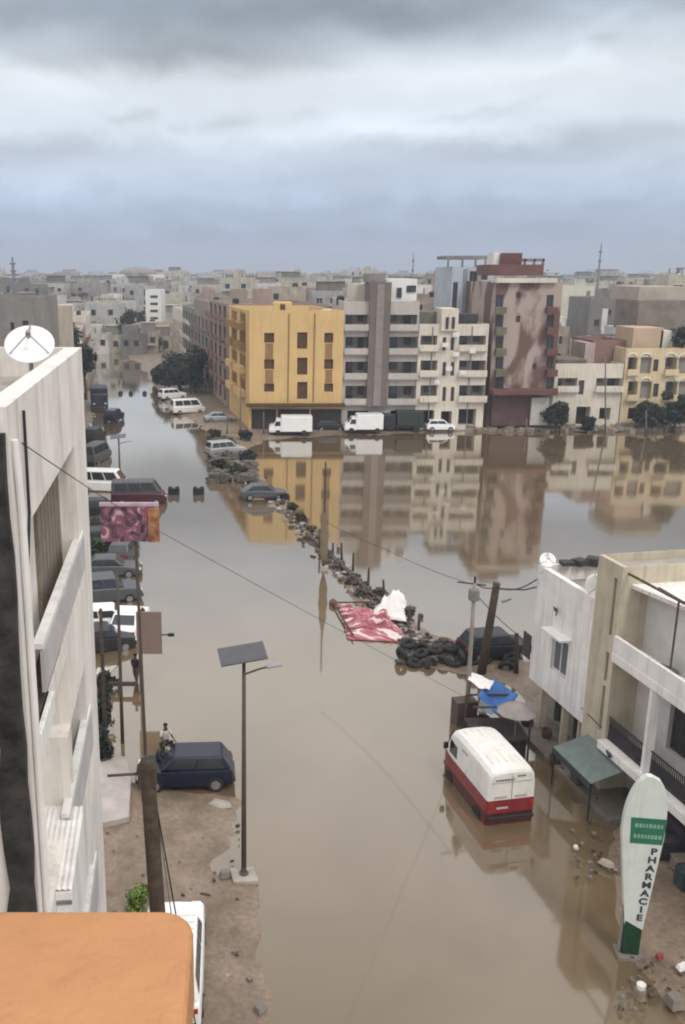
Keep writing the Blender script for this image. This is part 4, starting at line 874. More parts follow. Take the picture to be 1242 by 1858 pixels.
g = G(318, 712); tree('big dark rounded tree beside the channel', (g[0] + .5, g[1] + 3, .1), 4.6, 6.2, 1.3, LEAFD, 5200, .36, 3)
g = G(352, 722); tree('dark tree right of the biggest one, behind the lamp', (g[0], g[1] + 5, .1), 3.0, 6.0, 1.5, LEAFD, 2600, .32, 4)
g = G(283, 700); tree('small dark tree leaning out over the channel', (g[0], g[1] + 3, 0), 1.6, 2.6, .6, LEAFD, 1200, .28, 5)
for i, (px, py, r, h, lb) in enumerate(((1012, 778, 2.0, 3.2, 'round green tree right of the pale panel'), (1178, 780, 2.4, 3.2, 'spreading green tree before the arched house'), (1228, 782, 2.2, 5, 'tall green tree at the right edge of the far shore'), (1070, 776, 1.0, 1.8, 'low green bush between the far shore trees'))):
    tree(lb, (P(px, 740, 116.6).x, 116.6, .1), r, h, 1.2 if r > 1.5 else .3, LEAFD, 2200, .26, 10 + i, group='trees on the far shore')
g = G(260, 1652); tree('bright green bush at the foot of the thick wooden pole', (g[0] - .15, g[1] - .1, .05), .55, .9, .1, LEAFB, 900, .07, 21, 'bush', 'bush')
for i, (px, py, r, h, lb) in enumerate(((186, 1330, .75, 1.9, 'dark bush growing against the left pole'), (182, 1388, .7, 2.0, 'dark lower bush next to the concrete platform'), (190, 1255, .6, .8, 'small scrubby bush behind the left poles'), (163, 870, .9, 1.8, 'dark bush behind the white van on the left'), (170, 1010, .8, 1.4, 'greyish bush below the billboard'))):
    g = G(px, py); tree(lb, (g[0], g[1] + .2, 0), r, h, .2, LEAFD if i != 4 else LEAF, 1100, .12, 30 + i, 'bush', 'bush', 'bushes along the left wall')

# ------------------------------------------------------------ median strip, tyres, tarpaulins, stall
def median():
    b = MB(); rng = random.Random(4)
    a = [G(*p) for p in ((556, 972), (588, 1000), (628, 1040), (668, 1078), (712, 1112), (745, 1142))]
    for p, q in zip(a[:-1], a[1:]):
        p = Vector(p); q = Vector(q); n_ = int((q - p).length / 1.0)
        for k in range(n_):
            c = p.lerp(q, (k + .5) / n_); d = q - p
            b.box((c.x, c.y, .10), (.97, .32, rng.uniform(.38, .48)), rz=math.atan2(d.y, d.x) + rng.uniform(-.03, .03))
    o = b.build('median_kerb', mat('dark_kerb', (.075, .062, .055), .85, .4, 2), None, bevel=.03); structure(o); tag(o, 'dark concrete kerb line of the flooded median', 'kerb')
median()
b = MB(); rng = random.Random(31)
mp_ = [(440, 868), (500, 905), (545, 950), (590, 1010), (628, 1045), (668, 1085), (700, 1115), (745, 1150), (800, 1185)]
for k in range(420):
    t = rng.random() * (len(mp_) - 1.001); i = int(t); f = t - i; x = mp_[i][0] + (mp_[i + 1][0] - mp_[i][0]) * f + rng.gauss(0, 9); y = mp_[i][1] + (mp_[i + 1][1] - mp_[i][1]) * f + rng.gauss(0, 7)
    g = G(x, y); sz = rng.uniform(.1, .45); b.box((g[0], g[1], rng.uniform(0, .15)), (sz, sz * rng.uniform(.4, 1), rng.uniform(.08, .28)), M=Matrix.Rotation(rng.random() * 3, 4, 'Z') @ Matrix.Rotation(rng.uniform(-.5, .5), 4, 'X'), mi=rng.randrange(3))
tag(b.build('median_debris', [mat('debris_dark', (.06, .05, .042), .9, .4, 2), mat('debris_grey', (.30, .28, .26), .9, .4, 2), mat('debris_brown', (.13, .10, .08), .9, .4, 2)], None), 'broken stones and wood scattered along the flooded median', 'rubble', kind='stuff')
posts = [((620, 1020), (619, 985), 'first'), ((640, 1040), (641, 1003), ''), ((667, 1070), (669, 1030), ''), ((697, 1090), (695, 1052), ''), ((742, 1135), (741, 1102), ''), ((759, 1150), (760, 1118), ''), ((580, 1000), (580, 960), ''), ((603, 1005), (604, 985), '')]
PLAB = ['thin dark stake fourth from the far end of the median', 'thin dark stake halfway along the median kerb', 'taller dark stake beside the middle of the median', 'dark stake just before the white tarpaulin', 'black stake right behind the white tarpaulin', 'last black stake between the tarpaulin and the tyres', 'leaning stake at the far tip of the median kerb', 'short stake near the far tip of the median']
for (a, c, _), lb in zip(posts, PLAB):
    p = Vector(G(*a)); q = P(c[0], c[1], p.y); pole('wooden_stake', lb, p - Vector((0, 0, .2)), q, .10, .07, WOOD, 'stake', 'stakes along the median', 6)
rng = random.Random(12)
for i, (px, py) in enumerate(((565, 968), (592, 1012), (612, 1035), (640, 1062), (655, 1085), (690, 1085), (718, 1095), (742, 1120))):
    g = G(px, py); o = tree(['tangled brown branch bush at the far tip of the median', 'low brown brush by the second stake', 'low dark brush touching the kerb blocks', 'dark scrub at the middle of the median', 'wide dark scrub below the kerb blocks', 'dark scrub before the white tarpaulin', 'small scrub right above the white tarpaulin', 'scrub between the tarpaulin and the black stakes'][i], (g[0], g[1], 0), rng.uniform(.35, .6), rng.uniform(.4, .7), .08, mat('brown_scrub', (.11, .095, .075), .9, .5, 3), 260, .12, 50 + i, 'scrub', 'scrub_bush', 'scrub along the median')
def cloth(name, label, quad, z0, zh, m, seed, cat, n=22, group=None):
    """a crumpled sheet, thick, heaped over debris"""
    q = [Vector(G(*p)) for p in quad]; vs = []; rng_ = Vector((seed * 3.1, 0, 0))
    for i in range(n + 1):
        for j in range(n + 1):
            u, v = i / n, j / n; p = q[0].lerp(q[1], u).lerp(q[3].lerp(q[2], u), v)
            e = min(u, 1 - u, v, 1 - v) * 4; e = min(1, e)
            nz = mnoise.fractal(p * .9 + rng_, .8, 2.0, 4); nz2 = abs(mnoise.noise(p * 2.2 + rng_))
            vs.append((p.x + nz * .25, p.y + nz2 * .2, z0 + e * zh * (.55 + .55 * nz + .5 * nz2) + (1 - e) * .05))
    fs = [(i * (n + 1) + j, (i + 1) * (n + 1) + j, (i + 1) * (n + 1) + j + 1, i * (n + 1) + j + 1) for i in range(n) for j in range(n)]
    b = MB(); b.add(vs, fs); o = b.build(name, m, None, smooth=True); md = o.modifiers.new('t', 'SOLIDIFY'); md.thickness = .02; tag(o, label, cat, group); return o
def stripes():
    m = bpy.data.materials.new('striped_fabric'); m.use_nodes = True; N = m.node_tree.nodes; L = m.node_tree.links
    g_ = N.new('ShaderNodeNewGeometry'); mp = N.new('ShaderNodeMapping'); mp.inputs['Rotation'].default_value = (0, 0, R(35)); L.new(g_.outputs['Position'], mp.inputs[0])
    nz = N.new('ShaderNodeTexNoise'); nz.inputs['Scale'].default_value = 1.0; nz.inputs['Detail'].default_value = 5; nz.inputs['Distortion'].default_value = 1.5
    m2 = N.new('ShaderNodeMapping'); m2.inputs['Scale'].default_value = (.45, 1.7, .5); L.new(mp.outputs[0], m2.inputs[0]); L.new(m2.outputs[0], nz.inputs['Vector'])
    r = N.new('ShaderNodeValToRGB'); e = r.color_ramp.elements; e[0].position = .34; e[0].color = (.13, .03, .04, 1); e[1].position = .60; e[1].color = (.64, .54, .54, 1)
    a = e.new(.46); a.color = (.33, .09, .11, 1); a = e.new(.55); a.color = (.44, .20, .22, 1)
    L.new(nz.outputs[0], r.inputs[0]); L.new(r.outputs[0], N['Principled BSDF'].inputs['Base Color']); N['Principled BSDF'].inputs['Roughness'].default_value = .8; return m
STR = stripes()
cloth('striped_tarpaulin', 'collapsed pink and red striped awning lying on the median', ((632, 1162), (735, 1168), (722, 1118), (612, 1098)), .0, .75, STR, 1, 'tarpaulin')
cloth('white_tarpaulin', 'crumpled white tarpaulin heaped over the end of the striped awning', ((672, 1128), (735, 1140), (738, 1102), (690, 1112)), .35, 1.15, mat('white_tarp', (.78, .76, .75), .7, .1, 2), 2, 'tarpaulin')
a = Vector(G(603, 1096)); c = Vector(G(640, 1160)); 
pole('fallen_pole', 'thin fallen pole along the left edge of the striped awning', a + Vector((0, 0, .15)), c + Vector((0, 0, .25)), .06, .05, RUST, 'pole')
a2 = Vector(G(612, 1096)); c2 = Vector(G(668, 1100)); pole('fallen_pole', 'thin fallen bar above the striped awning', a2 + Vector((0, 0, .1)), c2 + Vector((0, 0, .3)), .05, .05, RUST, 'pole')
b = MB(); b.lathe([(.12, -.15), (.25, 0), (.26, .25), (.1, .4)], G(604, 1098), 10); tag(b.build('round_bollard', mat('brown_clay', (.13, .07, .05), .8, .3, 4), None), 'round brown lump at the left tip of the striped awning', 'bollard')
# tyres: one torus copied
def torus(Rr, r, n=22, k=9):
    b = MB(); vs = []; fs = []
    for i in range(n):
        for j in range(k):
            a, t = i * 2 * math.pi / n, j * 2 * math.pi / k; vs.append(((Rr + r * math.cos(t)) * math.cos(a), (Rr + r * math.cos(t)) * math.sin(a), r * 1.15 * math.sin(t)))
            fs.append((i * k + j, ((i + 1) % n) * k + j, ((i + 1) % n) * k + (j + 1) % k, i * k + (j + 1) % k))
    b.add(vs, fs); return b
tm = torus(.30, .13).mesh('tyre', RUBBER); tm.polygons.foreach_set('use_smooth', [True] * len(tm.polygons))
rng = random.Random(8); tc_ = [(730, 1200), (745, 1192), (752, 1207), (766, 1198), (778, 1210), (778, 1180), (790, 1192), (794, 1172), (806, 1205), (812, 1190), (822, 1208), (828, 1196), (838, 1206), (846, 1198), (858, 1204), (742, 1180), (765, 1182), (805, 1180), (830, 1186), (880, 1203), (915, 1215), (928, 1205)]
for i, (px, py) in enumerate(tc_):
    g = G(px, py); zt_ = .12 if i % 3 else .38
    o = link('tyre', tm, None, (g[0] + rng.uniform(-.1, .1), g[1], zt_), rng.random() * 3); o.rotation_euler = (rng.uniform(-.35, .35) if i % 4 else 1.25, rng.uniform(-.35, .35), rng.random() * 3)
    tag(o, 'old black tyre dumped with many others where the median ends', 'tyre', 'old tyres at the end of the median')
b = MB()
for k in range(160):
    x, y = rng.uniform(720, 850), rng.uniform(1165, 1206); g = G(x, y); b.box((g[0], g[1], rng.uniform(-.02, .2)), (rng.uniform(.1, .5), rng.uniform(.08, .35), rng.uniform(.08, .3)), rz=rng.random() * 3)
tag(b.build('rubble', mat('brown_rubble', (.10, .08, .065), .9, .5, 2), None), 'loose brown rubble under the dumped tyres', 'rubble', kind='stuff')
b = MB()
for k in range(420):
    x, y = rng.uniform(382, 462), rng.uniform(795, 876)
    if x > 382 + (y - 780) * .95 + 20: continue
    g = G(x, y); b.box((g[0], g[1], rng.uniform(0, .5)), (rng.uniform(.2, 1.2), rng.uniform(.2, 1), rng.uniform(.2, .8)), rz=rng.random() * 3)
tag(b.build('rubble', mat('corner_rubble', (.15, .13, .11), .9, .6, .8, var2=(.03, .025, .02)), None), 'heap of brown and grey rubble on the corner bank', 'rubble', kind='stuff')
for i, (px, py, lb) in enumerate(((400, 858, 'low dark bush at the near left edge of the corner rubble'), (432, 868, 'dark olive bush at the near tip of the corner rubble'), (450, 840, 'dark bush behind the near tip of the corner rubble'), (388, 800, 'bush beside the pale car in the corner rubble'), (445, 800, 'brown bush between rubble and yellow building'), (530, 928, 'sparse dark bush past the grey car on the median'), (515, 908, 'sparse bush right behind the grey car'), (545, 948, 'last sparse bush before the median kerb'))):
    g = G(px, py); tree(lb, (g[0], g[1], .05), 1.0 if i < 5 else .45, 1.3 if i < 5 else .5, .15, [LEAFD if i < 5 else mat('olive_leaf'), mat('olive_leaf', (.045, .045, .02), .8, .5, 1)][i % 2], 700, .2, 70 + i, 'bush', 'bush', 'bushes at the corner rubble')
for i, (px, py, ph, lb) in enumerate(((436, 800, 700, 'thin utility pole left of the yellow building'), (345, 715, 640, 'thin pale lamp pole in front of the dark trees'), (1098, 785, 645, 'thin dark pole on the far shore before the pink block'), (478, 790, 748, 'short pale post before the left delivery van'), (412, 790, 745, 'thin post by the corner rubble'), (1172, 790, 745, 'short dark post on the far shore at right'), (955, 790, 760, 'short dark post before the brown tower'))):
    p = Vector(G(px, py)); pole('street_pole', lb, p, P(px, ph, p.y), .11, .08, mat('grey_pole', (.14, .125, .12), .7, .2), 'pole', 'poles on the far bank', 7)
# sign boxes standing in the water
for i, (px, py, lb) in enumerate(((315, 897, 'black box shaped block standing in the water, left of the pair'), (360, 897, 'black box shaped block standing in the water, right of the pair'))):
    g = G(px, py); root = empty('road_block', (g[0], g[1], 0), .05 * i, lb, 'road block', 'black blocks in the water')
    b = MB(); b.box((0, 0, .28), (1.05, .6, .62)); b.build('block', mat('black_block', (.012, .012, .015), .6, .4, 2), root, bevel=.05)
    b = MB(); b.box((-.33, 0, .66), (.3, .4, .16)); b.box((.33, 0, .66), (.3, .4, .16)); b.build('lifting_lugs', mat('black_block', ()), root, bevel=.03)
for i, px in enumerate((218, 237, 262)):
    g = G(px, 715); b = MB(); b.lathe([(.35, -.1), (.4, .3), (.2, .5), (.05, .55)], g, 10); tag(b.build('buoy', DARK, None), ['left small dark bump in the far channel water', 'middle small dark bump in the far channel water', 'right small dark bump in the far channel water'][i], 'bump', 'small dark bumps in the channel')
# brown feather banner on a tall pole in the water at the tip of the median
def feather():
    base = Vector(G(586, 1034)); top = P(586, 838, base.y); hh = top.z; root = empty('feather_banner', base, 0, 'tall thin pole with a furled tan banner beside the median', 'banner')
    b = MB(); b.tube([(0, 0, -.3), (0, 0, hh)], [.08, .05], 8); b.build('pole', WOOD, root)
    prof = [(.05, .3), (.2, .8), (.30, 1.4), (.27, 1.9), (.33, 2.5), (.25, 3.2), (.28, 3.6), (.10, 4.4), (.06, 4.9)]
    b = MB(); b.lathe(prof, (.02, .0, 0), 12, Matrix.Scale(.35, 4, Vector((0, 1, 0)))); b.build('banner_cloth', mat('tan_cloth', (.20, .15, .10), .9, .2, 1.5), root, smooth=True)
    b = MB(); b.box((.1, 0, .1), (.5, .4, .35)); b.build('weight', CONC, root, bevel=.04)
feather()

# market stall with blue tarpaulin
def stall():
    g = Vector(G(905, 1292, 1.9)); g.z = 0; root = empty('market_stall', g, 0, 'dark timber market stall behind the red and white van', 'market stall')
    for dx in (-1.0, 1.1):
        for dy in (-.8, 1.6):
            b = MB(); b.tube([(dx, dy, 0), (dx, dy, 1.9)], .05, 6); b.build('post', WOOD, root)
    b = MB(); b.box((.1, .5, .8), (2.3, 2.0, .12)); b.build('counter', mat('dark_counter', (.05, .035, .035), .9, .4, 4), root)
    b = MB(); b.box((.1, .5, .36), (2.1, 1.8, .7)); b.build('stall_box', DARK, root)
    b = MB(); b.box((.1, .4, 1.92), (2.2, .07, .07)); b.box((.1, 1.6, 1.92), (2.2, .07, .07)); b.build('roof_bars', WOOD, root)
stall()
def draped(name, label, pts, th, m, cat, seed=0):
    q = [Vector(p) for p in pts]; n = 14; vs = []
    for i in range(n + 1):
        for j in range(n + 1):
            u, v = i / n, j / n; p = q[0].lerp(q[1], u).lerp(q[3].lerp(q[2], u), v); nz = mnoise.fractal(p * 1.6 + Vector((seed, 0, 0)), .8, 2, 3)
            vs.append(p + Vector((0, 0, -.25 * math.sin(math.pi * u) * math.sin(math.pi * v) + nz * .12)))
    b = MB(); b.add(vs, [(i * (n + 1) + j, (i + 1) * (n + 1) + j, (i + 1) * (n + 1) + j + 1, i * (n + 1) + j + 1) for i in range(n) for j in range(n)])
    o = b.build(name, m, None, smooth=True); o.modifiers.new('t', 'SOLIDIFY').thickness = th; tag(o, label, cat); return o
g = Vector(G(905, 1300)); 
draped('blue_tarpaulin', 'bright blue tarpaulin stretched over the market stall', [G(866, 1262, 2.0), G(903, 1300, 1.5), G(940, 1262, 2.0), G(893, 1230, 2.25)], .02, mat('blue_tarp', (.045, .15, .42), .6, .3, 2), 'tarpaulin', 1)
draped('white_canopy', 'white sheet roof panel left of the blue tarpaulin', [G(848, 1236, 2.3), G(888, 1252, 2.2), G(896, 1236, 2.3), G(852, 1220, 2.4)], .03, mat('white_tarp', ()), 'canopy', 5)
draped('white_canopy', 'pale blue white sheet hanging under the blue tarpaulin', [G(868, 1290, 1.1), G(893, 1296, 1.1), G(895, 1274, 1.5), G(872, 1268, 1.5)], .02, mat('pale_blue_tarp', (.5, .55, .62), .7, .1, 2), 'sheet', 8)
def parasol():
    c = Vector(G(938, 1278, 2.35)); root = empty('parasol', (c.x, c.y, 0), 0, 'grey brown market parasol over the dark stall', 'parasol')
    b = MB(); b.tube([(0, 0, 0), (0, 0, c.z)], .03, 6); b.build('pole', STEEL, root)
    b = MB(); b.lathe([(.85, -.34), (.83, -.31), (.55, -.12), (.28, .02), (.03, .08), (.02, .04), (.28, -.03), (.54, -.17)], (0, 0, c.z), 10); b.build('canopy', mat('grey_parasol', (.27, .24, .225), .8, .25, 2), root)
parasol()
for i, (px, py, rr, hh, mm, lb) in enumerate(((925, 1332, .3, .45, 'white_tarp', 'white round basin on the ground near the stall'), (955, 1322, .28, .5, 'dark_cloth', 'dark basin by the shop pillars'), (990, 1345, .22, .6, 'brown_clay', 'brown clay pot against the corner house'), (1005, 1390, .25, .5, 'brown_clay', 'brown clay pot at the last shop pillar'), (875, 1330, .3, .8, 'dark_cloth', 'dark drum beside the pale pole'))):
    g = G(px, py); b = MB(); b.lathe([(rr * .7, 0), (rr, hh * .7), (rr * .95, hh), (rr * .8, hh * .98), (rr * .5, hh * .5)], g, 14); tag(b.build('basin' if hh < .55 else 'clay_pot', MC[mm], None), lb, 'container')
b = MB(); q = [RP(.3, .9, 0), RP(5.0, .9, 0), RP(5.0, -2, 0), RP(-1.5, -2, 0), RP(-1.5, .9, 0)]; b.prism([tuple(p[:2]) for p in (RP(-3.2, .9), RP(6.2, .9), RP(6.2, -1.2), RP(-3.2, -1.2))], -.3, .2); o = b.build('pavement', CONCD, None, bevel=.03); structure(o); tag(o, 'raised concrete pavement before the shops', 'pavement')
b = MB(); b.prism([G(*p)[:2] for p in ((178, 1508), (234, 1495), (238, 1425), (230, 1385), (176, 1378))], -.2, .32); o = b.build('concrete_platform', mat('pale_concrete', (.40, .36, .34), .85, .25, 1.2, bump=.4), None, bevel=.03); tag(o, 'pale concrete platform at the foot of the white building', 'platform')
# small things on the banks
def debris(name, label, px, py, dims, m, rz=0, cat='debris', z=.12):
    g = G(px, py); b = MB(); w, d, h = dims
    b.prism([(-w / 2, -d / 2), (w * .2, -d * .6), (w / 2, -d * .1), (w * .35, d / 2), (-w * .4, d * .45)], 0, h, top=[(-w * .35, -d * .3), (w * .2, -d * .4), (w * .4, 0), (w * .2, d * .35), (-w * .3, d * .3)])
    o = b.build(name, m, None, bevel=.02); o.location = (g[0], g[1], z - .06); o.rotation_euler = (0, 0, rz); tag(o, label, cat)
debris('broken_slab', 'broken pale slab at the rear wheel of the blue car', 400, 1462, (1.0, .45, .12), CONC, -.4, 'slab')
debris('stone', 'dark stone just left of the solar lamp foot', 408, 1592, (.45, .3, .22), CONCD, .4, 'stone')
debris('stone', 'small dark plank lying on the wet sand', 372, 1628, (.5, .15, .08), WOOD, -.3, 'plank')
debris('stone', 'dark wet stone at the bottom of the sandbank', 470, 1835, (.4, .3, .15), CONCD, 1, 'stone')
debris('stone', 'pale stone near the white van wheel', 412, 1775, (.2, .12, .06), CONC, 1, 'stone')
debris('stone', 'dark round stone at the bottom right corner', 1222, 1828, (.55, .5, .28), CONCD, .3, 'stone', .2)
debris('sack', 'crumpled pale sack on the right bank behind the sign', 1100, 1575, (.6, .3, .15), mat('sack', (.38, .33, .27), .9, .2, 4), -.8, 'sack', .2)
debris('stone', 'small white stone on the right bank', 1044, 1542, (.2, .2, .12), WHITEP, .1, 'stone', .12)
debris('plank', 'pale plank end lying right of the pylon sign foot', 1237, 1765, (.5, .25, .12), WHITEP, .4, 'plank', .25)
debris('bag', 'small red and white bag at the foot of the pylon sign', 1195, 1748, (.3, .2, .15), mat('red_bag', (.3, .06, .05), .7, .5, 8), .4, 'bag', .25)
g = G(1160, 1812); root = empty('bollard', (g[0], g[1], 0), 0, 'small concrete bollard with a white top in the lower right water', 'bollard')
b = MB(); b.lathe([(.16, 0), (.15, .3), (.12, .36)], (0, 0, 0), 10); b.build('base', mat('brown_conc', (.26, .2, .15), .9, .3, 4), root, bevel=.02)
b = MB(); b.lathe([(.12, .36), (.13, .5), (.06, .55)], (0, 0, 0), 10); b.build('cap', WHITEP, root)
rng = random.Random(91); b = MB(); ink = 0
for k in range(150):
    x, y = [(rng.uniform(1030, 1130), rng.uniform(1495, 1600)), (rng.uniform(1120, 1242), rng.uniform(1735, 1856)), (rng.uniform(985, 1100), rng.uniform(1355, 1480)), (rng.uniform(180, 460), rng.uniform(1470, 1856))][k % 4]
    if k % 4 == 2 and x < 960 + (y - 1340) * .95: continue
    g = G(x, y); sz = rng.uniform(.03, .15); b.box((g[0], g[1], .14 if k % 4 != 2 else .2), (sz, sz * rng.uniform(.4, 1), sz * .6), M=Matrix.Rotation(rng.random() * 3, 4, 'Z') @ Matrix.Rotation(rng.uniform(-.6, .6), 4, 'X'), mi=rng.randrange(3))
tag(b.build('litter', [MC['debris_dark'], CONCD, MC['debris_brown']], None), 'small stones and litter strewn over the wet banks', 'litter', kind='stuff')
for i, (s_, o_, w_, h_, c_, lb) in enumerate(((-4.6, .1, .7, .5, (.08, .03, .03), 'dark red crate in front of the shop counter'), (-5.5, .25, .8, .7, (.05, .05, .06), 'black box pile beside the crate under the balcony'), (-6.3, .1, .6, .45, (.2, .17, .14), 'pale cardboard box at the shop front'), (-7.1, .35, .9, .6, (.03, .05, .05), 'dark green chest nearest the pylon sign'), (-.6, .6, .5, .4, (.12, .09, .07), 'brown box beneath the shop awning'))):
    p = RP(s_, o_, 0); root = empty('crate', (p.x, p.y, .16), -.186 + .1 * i, lb, 'crate'); m_ = mat('crate_%s' % 'abcde'[i], c_, .8, .4, 5)
    b = MB(); b.box((0, 0, h_ / 2), (w_, .5, h_)); b.build('box', m_, root, bevel=.02); b = MB(); b.box((0, 0, h_ + .02), (w_ * 1.05, .54, .04)); b.build('lid', m_, root, bevel=.01)
# barrier beam by the left poles
p = Vector(G(172, 1255)); q = Vector(G(246, 1255)); root = empty('barrier', p, 0, 'low dark barrier beam half under water between the left poles', 'barrier')
b = MB(); b.box(((q.x - p.x) / 2, 0, .42), (q.x - p.x, .16, .2)); b.build('beam', WOOD, root, bevel=.02)
for x in (.2, 1.2, 2.1):
    b = MB(); b.box((x, 0, .2), (.14, .14, .42)); b.build('leg', WOOD, root)

# ------------------------------------------------------------ the row of apartment blocks across the lake
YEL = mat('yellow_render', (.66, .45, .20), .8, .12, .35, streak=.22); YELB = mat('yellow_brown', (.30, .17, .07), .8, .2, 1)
BRN = mat('brown_shutter', (.10, .05, .022), .8, .35, 2); CRM = mat('cream_wall', (.66, .60, .51), .8, .14, .4, streak=.35); GRY = mat('grey_wall', (.48, .44, .41), .8, .14, .4, streak=.3)
GRYD = mat('grey_brown_tower', (.165, .135, .12), .8, .2, .5, streak=.2); PINK = mat('pinkish_wall', (.45, .36, .32), .85, .2, .4, streak=.3); DRB = mat('red_brown', (.145, .065, .055), .8, .3, .5)
WHW = mat('white_wall', (.74, .72, .68), .8, .12, .4, streak=.25); BLW = mat('blue_white_wall', (.46, .50, .56), .6, .15, .5, streak=.15); GRM = mat('bare_cement', (.235, .22, .205), .9, .25, .4, streak=.3)
SHOP = mat('shop_dark', (.05, .035, .032), .8, .5, .8); PCR = mat('pale_cream', (.66, .64, .53), .85, .12, .3, streak=.3); YCR = mat('yellow_cream', (.64, .52, .34), .85, .14, .4, streak=.3)
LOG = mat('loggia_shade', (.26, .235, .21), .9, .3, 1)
FR = mat('window_frame_brown', (.12, .09, .07), .7)
GZ = .2
def block(name, label, cat, x0, x1, yt, Y, depth, wm, inner=None, opens=(), sk=0.0, sk2=None, side=(), parh=.7, ground=None, sidew=()):
    """facade between photo columns x0..x1 on the line Y; openings (px0,py0,px1,py1,kind)"""
    a = P(x0, yt, Y); b_ = P(x1, yt, Y); zt = (a.z + b_.z) / 2; bx0 = P(x0, 640, Y).x; bx1 = P(x1, 640, Y).x; sk2 = sk if sk2 is None else sk2
    o = Vector(((bx0 + bx1) / 2, Y, 0)); root = empty(name, o, 0, label, cat)
    foot = [(bx0 - o.x, 0), (bx1 - o.x, 0), (bx1 - o.x + sk2 * depth, depth), (bx0 - o.x + sk * depth, depth)]
    H0 = []; parts = []
    for px0, py0, px1, py1, kd in opens:
        p = P(px0, py0, Y); q = P(px1, py1, Y); s0, s1, z1, z0 = p.x - bx0, q.x - bx0, p.z, max(GZ + .1, q.z)
        dep = {'w': .22, 'l': 1.3, 'p': .06, 'g': 1.6, 'n': .5, 'b': 1.3, 'd': .35}[kd]
        if kd != 'p': H0.append((s0, s1, z0, z1, dep))
        parts.append((s0, s1, z0, z1, dep, kd))
    mb = MB(); pt, n = wall_face(mb, foot[0], foot[1], GZ - .5, zt, H0)
    # left flank and right flank openings in metres along the flank
    Ls = math.hypot(foot[3][0] - foot[0][0], depth)
    pl, nl = wall_face(mb, foot[3], foot[0], GZ - .5, zt, [(Ls - h[1], Ls - h[0], h[2], h[3], h[4]) for h in side])
    wall_face(mb, foot[1], foot[2], GZ - .5, zt, sidew); wall_face(mb, foot[2], foot[3], GZ - .5, zt, [])
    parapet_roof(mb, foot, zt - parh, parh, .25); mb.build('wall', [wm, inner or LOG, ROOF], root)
    for s0, s1, z0, z1, dep, kd in parts:
        if kd == 'w': window_part(root, pt, s0 + .02, s1 - .02, z0 + .02, z1 - .02, dep - .04, frame=FR, shut=SLAT if (int(s0 * 7) % 3) else GLASS)
        elif kd == 'd': m = MB(); m.plate([pt(s0 + .02, z0 + .02, dep - .06), pt(s1 - .02, z0 + .02, dep - .06), pt(s1 - .02, z1 - .02, dep - .06), pt(s0 + .02, z1 - .02, dep - .06)], .04); m.build('shutter', BRN, root)
        elif kd == 'p': m = MB(); m.plate([pt(s0, z0, -.06), pt(s1, z0, -.06), pt(s1, z1, -.06), pt(s0, z1, -.06)], -.055); m.build('wall_panel', YELB, root)
        elif kd in 'lb':
            m = MB(); m.plate([pt(s0 - .1, z0 - .18, -.45), pt(s1 + .1, z0 - .18, -.45), pt(s1 + .1, z0 + .62, -.45), pt(s0 - .1, z0 + .62, -.45)], .12)
            m.plate([pt(s0 - .1, z0 - .18, -.45), pt(s1 + .1, z0 - .18, -.45), pt(s1 + .1, z0 - .18, 0), pt(s0 - .1, z0 - .18, 0)], -.12); m.build('balcony', wm, root)
            w = s1 - s0
            for k, f0, f1 in ((0, .10, .36), (1, .58, .84)) if w > 2.2 else ((0, .3, .75),):
                m = MB(); zz1 = z1 - .15; zz0 = z0 + .05 if (int(s0 + z0 + k) % 2) else z0 + .9
                m.plate([pt(s0 + w * f0, zz0, dep - .07), pt(s0 + w * f1, zz0, dep - .07), pt(s0 + w * f1, zz1, dep - .07), pt(s0 + w * f0, zz1, dep - .07)], .05); m.build('door', SLAT if k else GLASS, root)
        elif kd == 'g':
            m = MB(); m.plate([pt(s0 + .1, z0 + .0, dep - .1), pt(s1 - .1, z0 + .0, dep - .1), pt(s1 - .1, z1 - .1, dep - .1), pt(s0 + .1, z1 - .1, dep - .1)], .05); m.build('shop_front', SHOP, root)
    if len(opens) > 12 and 600 < x0 < 880: front_details(root, pt, foot[1][0] - foot[0][0], zt, random.Random(int(x0)))
    return root, pt, pl, zt, foot, o
def front_details(root, pt, W_, zt, rng_, n=7):
    for k in range(n):
        s = rng_.uniform(.6, W_ - 1.2); z = rng_.uniform(3.6, zt - 1.2); m = MB(); m.plate([pt(s, z, -.38), pt(s + .8, z, -.38), pt(s + .8, z + .55, -.38), pt(s, z + .55, -.38)], .3); m.build('air_conditioner', WHITEP, root, bevel=.02)
    for k in range(2):
        s = rng_.uniform(.3, W_ - .3); m = MB(); m.tube([pt(s, .4, -.08), pt(s, zt - .3, -.08)], .06, 6); m.build('downpipe', GRM, root)
def slab_on(root, o, px0, py0, px1, py1, Y, dep, m, name='slab', out=0):
    p = P(px0, py0, Y); q = P(px1, py1, Y); b = MB(); b.box(((p.x + q.x) / 2 - o.x, Y - o.y + dep / 2 - out, (p.z + q.z) / 2), (abs(q.x - p.x), dep, abs(p.z - q.z))); return b.build(name, m, root)
YF = 118
